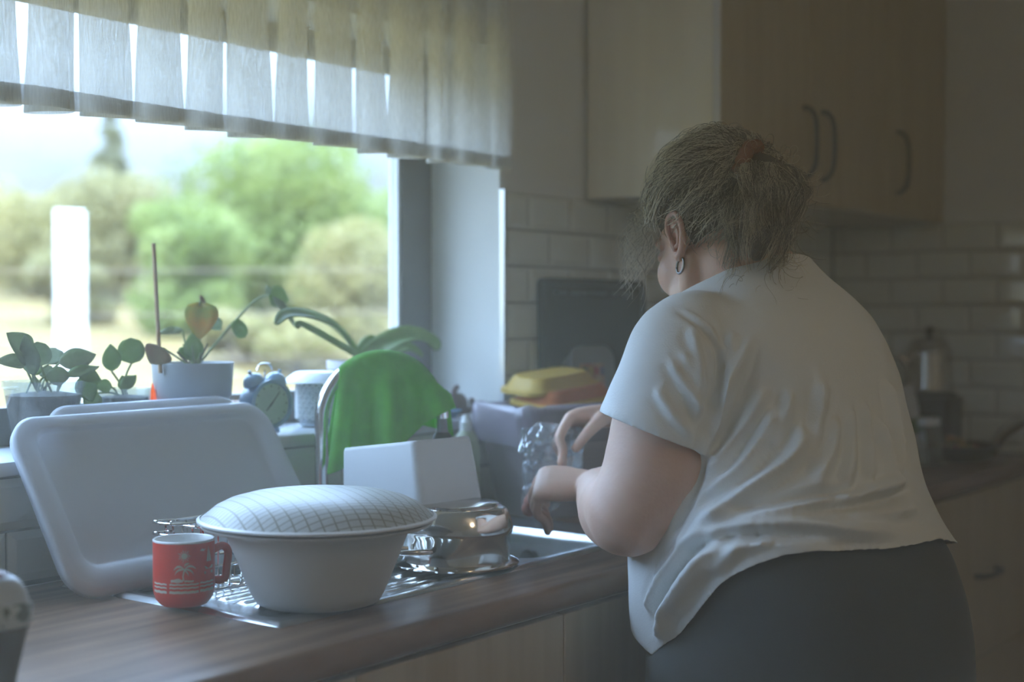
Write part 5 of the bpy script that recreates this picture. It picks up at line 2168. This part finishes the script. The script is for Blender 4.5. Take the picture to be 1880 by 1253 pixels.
def build_shirt():
    g = MB()
    g.rings(trings(.64, 1.40, 44, .006))
    gp = 0
    q, rr = chain([SL + (cS - SL) * .75, SL + (cS - SL) * .30 + UZ * .002, SL + UZ * .002, SL.lerp(EL, .26), SL.lerp(EL, .51)], [.066, .080, .085, .087, .091])
    g.tube(q, rr, 30)
    q, rr = chain([SR + (cS - SR) * .6, SR + (cS - SR) * .30, SR, SR.lerp(ER, .35), SR.lerp(ER, .55)], [.060, .070, .073, .074, .078])
    g.tube(q, rr, 30)
    me = remesh(g, .0060)
    ends = []
    for S_, E_, t, r_ in ((SL, EL, .51, .104), (SR, ER, .55, .092)):
        ends.append((S_.lerp(E_, t), (E_ - S_).normalized(), r_))
    v0 = get_co(me)
    wl = np.ones(len(v0))
    for c_, ax_, r_ in ends:
        q_ = v0 - np.array(c_)
        wl[(np.abs(q_ @ np.array(ax_)) < .016) & (np.linalg.norm(q_, axis=1) < r_ + .02)] = .12
    laplace(me, 7, wl)
    # sleeve ends: take the closing discs off
    bm = bmesh.new()
    bm.from_mesh(me)
    bm.normal_update()
    for c_, ax_, r_ in ends:
        dead = []
        for f in bm.faces:
            m_ = f.calc_center_median() - c_
            if abs(m_.dot(ax_)) < .014 and m_.length < r_ and f.normal.dot(ax_) > .55:
                dead.append(f)
        bmesh.ops.delete(bm, geom=dead, context='FACES')
        for v_ in bm.verts:
            m_ = v_.co - c_
            if v_.is_boundary and m_.length < r_ + .02 and abs(m_.dot(ax_)) < .02:
                v_.co -= ax_ * m_.dot(ax_)
    # neck: cut with a plane that dips at the front
    nc = pcen(1392, .99, 1.352)
    bmesh.ops.bisect_plane(bm, geom=bm.verts[:] + bm.edges[:] + bm.faces[:], plane_co=nc, plane_no=(UZ * 1.0 + Pf * .55).normalized(), clear_outer=True)
    bm.to_mesh(me)
    bm.free()
    # folds
    F = [(-.0042, .006, [(1243, 572), (1285, 600), (1318, 650), (1322, 725), (1304, 770), (1294, 812)]),
         (.0022, .006, [(1255, 572), (1297, 600), (1330, 652), (1333, 720)]),
         (.011, .013, [(1374, 622), (1350, 690), (1322, 745), (1300, 800), (1290, 850)]),
         (.008, .012, [(1345, 610), (1338, 680), (1325, 730)]),
         (-.007, .010, [(1300, 790), (1292, 850), (1262, 930), (1230, 985)]),
         (.006, .010, [(1270, 606), (1286, 670), (1291, 715)]), (.0055, .010, [(1232, 660), (1262, 715), (1288, 765)]), (.005, .010, [(1206, 715), (1238, 765), (1270, 800)]),
         (.005, .012, [(1255, 640), (1275, 700), (1286, 750)]),
         (.011, .015, [(1476, 785), (1458, 836), (1405, 880), (1340, 920), (1270, 972)]),
         (.009, .014, [(1424, 750), (1395, 807), (1360, 862), (1298, 908)]),
         (.008, .013, [(1404, 716), (1375, 775), (1340, 820), (1305, 870)]),
         (.006, .012, [(1452, 720), (1440, 770), (1415, 820)]),
         (.007, .015, [(1536, 766), (1524, 836), (1496, 885)]), (.006, .014, [(1560, 750), (1562, 830), (1552, 890)]), (.006, .014, [(1510, 700), (1502, 790), (1488, 850)]),
         (.008, .014, [(1608, 770), (1632, 836), (1642, 884)]), (.006, .012, [(1585, 740), (1596, 820), (1600, 885)]),
         (.009, .012, [(1625, 700), (1645, 790), (1655, 870)]),
         (-.010, .010, [(1340, 938), (1427, 922), (1507, 908), (1590, 904)]), (-.008, .009, [(1505, 936), (1569, 925), (1628, 914), (1668, 900)]),
         (.009, .014, [(1300, 955), (1360, 938), (1440, 930), (1520, 924)]), (.009, .013, [(1540, 915), (1600, 905), (1655, 885)]),
         (.010, .015, [(1240, 1000), (1325, 972), (1393, 962), (1473, 958), (1560, 975), (1640, 972)]),
         (.006, .012, [(1560, 950), (1620, 945), (1680, 935)]),
         (-.007, .009, [(1250, 1020), (1320, 990), (1400, 982), (1500, 985)]),
         (.013, .015, [(1330, 985), (1280, 1040), (1236, 1108), (1212, 1170)]), (.010, .013, [(1372, 985), (1318, 1028), (1272, 1078), (1240, 1130)]),
         (.009, .012, [(1256, 1005), (1216, 1060), (1190, 1120)]), (.007, .010, [(1300, 1010), (1252, 1070), (1214, 1130)]),
         (.006, .010, [(1420, 990), (1360, 1012), (1310, 1055)]),
         (.0016, .0035, [(1188, 1180), (1240, 1138), (1290, 1082), (1340, 1036), (1392, 1014), (1480, 994), (1600, 990), (1728, 966)])]
    fold_lines(me, F)
    # soft unevenness of the cloth
    v = get_co(me)
    n = normals(me)
    s = np.sin(v[:, 0] * 41 + v[:, 2] * 23) * np.sin(v[:, 1] * 37 - v[:, 2] * 31 + 1) + .6 * np.sin(v[:, 2] * 70 + v[:, 0] * 55)
    set_co(me, v + n * (s * .0009)[:, None])
    # hem
    bvh = BVHTree.FromPolygons([Vector(p) for p in get_co(me)], [tuple(p.vertices) for p in me.polygons])
    ang, hz_ = [], []
    for x, y in ((1196, 1204), (1206, 1196), (1225, 1182), (1255, 1155), (1290, 1110), (1320, 1074), (1350, 1054), (1390, 1036), (1440, 1020), (1500, 1012), (1560, 1011), (1620, 1008), (1670, 1001), (1705, 994), (1725, 989)):
        h = bvh.ray_cast(EYE, ray(x, y).normalized())
        if h[0] is not None:
            q = h[0] - pcen(1475, .93, h[0].z)
            ang.append(math.atan2(q.dot(Pf), q.dot(Pl)))
            hz_.append(h[0].z)
    ang, hz_ = np.array(ang), np.array(hz_)
    u = np.unwrap(ang)
    o = np.argsort(u)
    u, hz_ = u[o], hz_[o]
    v = get_co(me)
    c = np.array([pcen(1475, .93, 0).x, .93])
    q = v[:, :2] - c
    th = np.arctan2(q @ np.array([Pf.x, Pf.y]), q @ np.array([Pl.x, Pl.y]))
    full_u = np.concatenate([[u[-1] - 2 * PI], u, [u[0] + 2 * PI]])
    full_h = np.concatenate([[hz_[-1]], hz_, [hz_[0]]])
    thw = np.mod(th - u[0], 2 * PI) + u[0]
    hem = np.interp(thw, full_u, full_h)
    cut = v[:, 2] - hem
    arm = np.zeros(len(v), bool)
    bm = bmesh.new()
    bm.from_mesh(me)
    bm.verts.ensure_lookup_table()
    kill = [bm.verts[i] for i in np.where((cut < -.0030) & ~arm)[0]]
    bmesh.ops.delete(bm, geom=kill, context='VERTS')
    bm.verts.ensure_lookup_table()
    for w in bm.verts:
        if w.is_boundary and w.co.z < 1.0:
            qx = (w.co.x - c[0], w.co.y - c[1])
            t = math.atan2(qx[0] * Pf.x + qx[1] * Pf.y, qx[0] * Pl.x + qx[1] * Pl.y)
            hh = float(np.interp((t - u[0]) % (2 * PI) + u[0], full_u, full_h))
            if abs(w.co.z - hh) < .02:
                w.co.z = hh
    bm.to_mesh(me)
    bm.free()
    return me


shirt = plink('t_shirt', build_shirt(), M['shirt'])
_m = shirt.modifiers.new('t', 'SOLIDIFY')
_m.thickness = .0022
_m.offset = -1
_m = shirt.modifiers.new('s', 'SUBSURF')
_m.levels = _m.render_levels = 1


def build_pants():
    g = MB()
    g.rings(trings(.70, 1.0, 16, -.010))
    hipc = pcen(1480, .93, .75)
    for sx in (-1, 1):
        h = hipc + Pl * (sx * .128)
        q, rr = chain([h + UZ * .02, h - UZ * .08, Vector((h.x, h.y, .50)) + Pf * .015, Vector((h.x, h.y, .32)) - Pf * .01, Vector((h.x, h.y, .10)) - Pf * .015], [.150, .145, .092, .080, .060])
        g.tube(q, rr, 24, True)
    rs = trings(.62, .74, 6, -.010)
    g.rings(rs)
    me = remesh(g, .012)
    laplace(me, 6)
    return me


plink('leggings', build_pants(), M['pants'])
for sx in (-1, 1):
    h = pcen(1480, .93, 0) + Pl * (sx * .128)
    g = MB()
    rs = []
    for f, w, z0, z1 in ((-.085, .026, .0, .055), (-.07, .036, 0, .075), (-.02, .040, 0, .085), (.04, .042, 0, .07), (.11, .046, 0, .05), (.15, .042, 0, .042), (.175, .026, 0, .032)):
        c0 = h + Pf * f
        rs.append([c0 + Pl * (w * math.copysign(abs(math.cos(a)) ** .6, math.cos(a))) + UZ * lerp(z0, z1, .5 + .5 * math.copysign(abs(math.sin(a)) ** .7, math.sin(a))) for a in np.linspace(0, 2 * PI, 25)[:-1]])
    g.rings(rs)
    plink('slipper', g.mesh('slipper'), M['black'])

# ---- hair
TIE = Vector(atd(1362, 312, 2.115))


def build_hair():
    """scalp cap plus thousands of thin strands combed back to the tie, and the frizzy tail"""
    hr = np.random.default_rng(11)
    cap = MB()
    cc = hp(0, -.014, .034)
    K, L = 44, 30
    vs, keep = [], []
    hair_u = lambda f, l: float(np.interp(f, [-.12, -.085, -.05, -.022, -.008, .02, .05, .075, .10], [-.085, -.078, -.060, -.030, .012, .010, .024, .052, .062]))
    for i in range(L + 1):
        th = PI * i / L - PI / 2
        for k in range(K):
            a = 2 * PI * k / K
            l, f, u = .079 * math.cos(th) * math.cos(a), .102 * math.cos(th) * math.sin(a), .092 * math.sin(th)
            vs.append(cc + (hl * l + hf * f + hu * u) * HS)
            keep.append((u + .034) > hair_u(f - .014, l))
    fs = []
    for i in range(L):
        for k in range(K):
            q = (i * K + k, i * K + (k + 1) % K, (i + 1) * K + (k + 1) % K, (i + 1) * K + k)
            if all(keep[j] for j in q):
                fs.append(q)
    cap.add(vs, fs)
    # tail core
    tail = MB()
    tv = atd(1403, 345, 2.13)
    q, rr = chain([TIE, atd(1392, 312, 2.09), atd(1412, 350, 2.07), atd(1404, 410, 2.06), atd(1390, 462, 2.055)], [.012, .026, .040, .034, .014], 6)
    tail.tube(q, rr, 20, True)
    strands, tone, rad = [], [], []

    def surf(l, f, u, off):
        """point on the hair shell in a given direction"""
        d = np.array([l / .079, f / .102, u / .092])
        d = d / np.linalg.norm(d)
        return cc + (hl * float(d[0] * (.079 + off)) + hf * float(d[1] * (.102 + off)) + hu * float(d[2] * (.092 + off))) * HS
    tl = TIE - cc
    tdir = np.array([tl.dot(hl) / HS, tl.dot(hf) / HS, tl.dot(hu) / HS])
    tdn = tdir / np.array([.079, .102, .092])
    tdn /= np.linalg.norm(tdn)
    n = 0
    while n < 2600:
        d = hr.normal(size=3)
        d /= np.linalg.norm(d)
        l, f, u = d * np.array([.079, .102, .092])
        if (u + .034) < hair_u(f - .014, l) + hr.uniform(0, .012):
            continue
        if d @ tdn > .97:
            continue
        n += 1
        M_ = 11
        off0 = hr.uniform(.002, .012) + .006 * (hr.uniform() > .7)
        ang = math.acos(np.clip(d @ tdn, -1, 1))
        ph, wv = 5 * math.sin(5 * d[0] + 3 * d[2]) + 4 * math.sin(6 * d[1] - 4 * d[2]) + hr.normal(0, .35), hr.uniform(.002, .0060)
        tw = .22 * math.sin(9 * d[0] + 7 * d[2]) * math.sin(8 * d[1] + 2) + hr.normal(0, .05)
        side = np.cross(d, tdn)
        side /= np.linalg.norm(side) + 1e-9
        pts = []
        span = min(1.0, hr.uniform(.45, 1.15) * (1.2 / max(ang, .3)))
        for m in range(M_):
            t = m / (M_ - 1) * span
            e = (math.sin((1 - t) * ang) * d + math.sin(t * ang) * tdn) / max(math.sin(ang), 1e-3)
            e = e + side * (tw * math.sin(PI * t) + wv * 14 * math.sin(ph + 9 * t))
            e /= np.linalg.norm(e)
            bulge = off0 + .012 * math.sin(PI * min(1, t * 1.15)) + wv * math.sin(ph * 2 + 11 * t)
            pts.append(surf(*(e * np.array([.079, .102, .092])), bulge))
        strands.append(pts)
        fr_ = hr.uniform()
        light = .62 if d[1] > .25 else (.42 if d[0] > .3 else .25)  # front and left strands paler, window light put into the tone
        tone.append(1 if fr_ < light else (2 if fr_ > .8 else 0))
        rad.append(hr.uniform(.00045, .0008))
    # frizz: short curls off the front and the crown
    for k in range(800):
        while True:
            d = hr.normal(size=3)
            d /= np.linalg.norm(d)
            l, f, u = d * np.array([.079, .102, .092])
            if (u + .034) > hair_u(f - .014, l) and (d[1] > .1 or hr.uniform() < .25):
                break
        p = surf(l, f, u, .003)
        o_ = Vector(d[0] * hl + d[1] * hf + d[2] * hu).normalized()
        t_ = o_.cross(Vector(hr.normal(size=3))).normalized()
        b_ = o_.cross(t_)
        R_, H_ = hr.uniform(.004, .013), hr.uniform(.006, .026)
        sw, ph = hr.uniform(2.5, 5.5), hr.uniform(0, 6.3)
        pts = [p + o_ * (H_ * s) + (t_ * (math.cos(ph + sw * s) - math.cos(ph)) + b_ * (math.sin(ph + sw * s) - math.sin(ph))) * R_ - UZ * (.016 * s * s) for s in np.linspace(0, 1, 11)]
        strands.append(pts)
        tone.append(1 if hr.uniform() < .75 else 0)
        rad.append(.00048)
    # loose wisps by the temple and the brow, hanging down
    for k in range(260):
        p = surf(.056 + hr.normal(0, .012), .066 + hr.normal(0, .02), .030 + hr.normal(0, .02), .006)
        ln = hr.uniform(.03, .10)
        d0 = (hf * hr.uniform(.25, .75) + hl * hr.uniform(0, .5) - UZ * .8).normalized()
        R_, sw, ph = hr.uniform(.006, .016), hr.uniform(4, 9), hr.uniform(0, 6.3)
        pts = [p + d0 * (ln * s) - UZ * (.02 * s * s) + (hf * (math.cos(ph + sw * s) - math.cos(ph)) + hl * (math.sin(ph + sw * s) - math.sin(ph))) * R_ for s in np.linspace(0, 1, 12)]
        strands.append(pts)
        tone.append(1 if hr.uniform() < .8 else 0)
        rad.append(.00055)
    # tail
    ax = [Vector(p) for p in catmull([TIE, atd(1394, 308, 2.09), atd(1412, 350, 2.065), atd(1402, 415, 2.05), atd(1384, 500, 2.045)], 6)]
    axr = rinterp([.022, .044, .056, .054, .040], 6)
    for lk in range(120):
        a0 = hr.uniform(0, 2 * PI)
        r0 = math.sqrt(hr.uniform(.30, 1.0))
        end0 = hr.uniform(.55, 1.0)
        st0 = hr.uniform(0, .30) * (hr.uniform() < .5)
        curl0, ph0, fr0 = hr.uniform(.005, .014), hr.uniform(0, 6.3), hr.choice([-1, 1]) * hr.uniform(9, 19)
        drift0 = hr.normal(0, .8)
        bright = hr.uniform() < (.55 if math.cos(a0) < -.1 else .30)  # more pale locks on the left, standing for light on the curls
        for k in range(24):
            a_, r_ = a0 + hr.normal(0, .10), r0 + hr.normal(0, .06)
            end, curl, ph = end0 * hr.uniform(.85, 1.04), curl0 * hr.uniform(.75, 1.25), ph0 + hr.normal(0, .28)
            pts = []
            for m in range(22):
                t = st0 + (end - st0) * m / 21
                i = min(max(t, 0), .999) * (len(ax) - 1)
                j = min(int(i), len(ax) - 2)
                c = ax[j].lerp(ax[j + 1], i - j)
                R_ = float(np.interp(i, range(len(axr)), axr)) * r_
                a = a_ + drift0 * t
                g_ = float(smooth(0.02, .45, t))
                p = c + _rt * (R_ * math.cos(a)) + _fw * (R_ * math.sin(a))
                p += _rt * (curl * g_ * math.cos(ph + fr0 * t)) + UZ * (curl * g_ * .8 * math.sin(ph + fr0 * t)) + _fw * (curl * g_ * math.sin(ph + fr0 * t + 1.2))
                pts.append(p)
            strands.append(pts)
            q_ = hr.uniform()
            tone.append(1 if q_ < (.75 if bright else .15) else (2 if q_ > .80 else 0))
            rad.append(hr.uniform(.0004, .0007))
    for k in range(260):
        i = int(hr.integers(5, len(ax)))
        a = hr.uniform(0, 2 * PI)
        o_ = (_rt * math.cos(a) + UZ * math.sin(a) * .7 + _fw * hr.normal(0, .5)).normalized()
        p = ax[i] + o_ * axr[i] * .9
        R_, sw, ph, ln = hr.uniform(.004, .014), hr.uniform(3, 7), hr.uniform(0, 6.3), hr.uniform(.006, .03)
        t_ = o_.cross(_fw).normalized()
        pts = [p + o_ * (ln * s) - UZ * (.03 * s * s) + (o_ * (math.cos(ph + sw * s) - math.cos(ph)) + t_ * (math.sin(ph + sw * s) - math.sin(ph))) * R_ for s in np.linspace(0, 1, 12)]
        strands.append(pts)
        tone.append(1 if hr.uniform() < .5 else 0)
        rad.append(.0004)
    hg = MB()
    for pts, tn, r in zip(strands, tone, rad):
        hg.cur = tn
        P = np.array([tuple(p) for p in pts])
        T = np.gradient(P, axis=0)
        T /= np.linalg.norm(T, axis=1)[:, None] + 1e-12
        A = np.cross(T, np.array(_fw) + .01)
        A /= np.linalg.norm(A, axis=1)[:, None] + 1e-12
        B = np.cross(T, A)
        m = len(P)
        rr = r * np.linspace(1, .45, m)[:, None]
        V = np.stack([P + A * rr, P + (-.5 * A + .866 * B) * rr, P + (-.5 * A - .866 * B) * rr], 1).reshape(-1, 3)
        base = len(hg.v)
        hg.v.extend(map(tuple, V))
        for i in range(m - 1):
            for k in range(3):
                k2 = (k + 1) % 3
                hg.f.append((base + i * 3 + k, base + i * 3 + k2, base + i * 3 + 3 + k2, base + i * 3 + 3 + k))
                hg.mi.append(tn)
    return cap, tail, hg


_cap, _tail, _str = build_hair()
hair = plink('hair', _cap.mesh('hair'), M['hair3'])
plink('ponytail', _tail.mesh('ponytail'), M['hair3'])
_hs = plink('hair_strands', _str.mesh('hair_strands'), [M['hair1'], M['hair2'], M['hair3']])
tag(_hs, kind='stuff')
g = MB()
tq = (_rt * .80 - _fw * .45 - UZ * .25).normalized()
t1 = tq.cross(UZ).normalized()
t2 = tq.cross(t1)
g.tube([TIE - _fw * .014 + tq * .008 + (t1 * math.cos(a) + t2 * math.sin(a)) * (.034 + .003 * math.sin(9 * a)) for a in np.linspace(0, 2 * PI, 49)], [.0105 + .002 * math.sin(i * 2.1) for i in range(49)], 10)
tag(plink('scrunchie', g.mesh('scrunchie'), M['scrunchie']), 'rust coloured fabric hair tie')


# ---- the clear bag between her hands
def clear_bag():
    top, bot = atd(1050, 792, 2.50), atd(985, 935, 2.47)
    o = (top + bot) / 2
    c = empty('plastic_bag', o, 'crumpled clear plastic bag held in both hands above the sink', 'bag')
    m = glass('bag_film', (.90, .93, .95), .30, .10, .17, (.74, .79, .84))
    nt = m.node_tree
    g = MB()
    br = np.random.default_rng(3)
    n, K = 64, 72
    P = catmull([top, atd(1020, 786, 2.49), atd(1010, 825, 2.48), atd(1010, 880, 2.475), bot], n // 4)
    W = rinterp([.008, .040, .052, .040, .024], n // 4)
    rs = []
    for i, (p, w) in enumerate(zip(P, W)):
        ring = []
        for k in range(K):
            a = 2 * PI * k / K
            cr = 1 + .14 * math.sin(3 * a + i * .22) + .12 * abs(math.sin(4 * a - i * .30 + 2 * math.sin(i * .3))) + .09 * abs(math.sin(6.5 * a + i * .55 + 1.5 * math.sin(3 * a))) - .1
            ring.append(Vector(p) - o + _rt * (w * math.cos(a) * cr) + _fw * (w * .55 * math.sin(a) * cr) + UZ * (w * .25 * math.sin(2 * a + i * .6)))
        rs.append(ring)
    g.rings(rs)
    g.build('film', m, c, auto=.35)
    # what is inside: a reddish cut of food at the bottom
    g = MB()
    g.tube(catmull([atd(998, 890, 2.475) - o, atd(990, 915, 2.47) - o, atd(972, 935, 2.47) - o], 5), [.012, .014, .017, .019, .021, .022, .022, .021, .02, .018, .014], 14, True)
    g.build('contents', mat('reddish_food', (.42, .13, .08), .5), c)


clear_bag()
#PERSON_END
# ------------------------------------------------------------------ thin haze in the room's air
hz = bpy.data.materials.new('air_haze')
hz.use_nodes = True
hz.node_tree.nodes.clear()
_ho = hz.node_tree.nodes.new('ShaderNodeOutputMaterial')
_hv = hz.node_tree.nodes.new('ShaderNodeVolumeScatter')
_hv.inputs['Density'].default_value = 0.08
_hv.inputs['Anisotropy'].default_value = 0.45
_hv.inputs['Color'].default_value = (1.0, 0.94, 0.80, 1)
hz.node_tree.links.new(_hv.outputs[0], _ho.inputs['Volume'])
tag(MB().box((XL + .02, YF + .02, .02), (XR - .02, YW - .02, ZC - .02)).build('haze', hz, sm=False), kind='stuff')
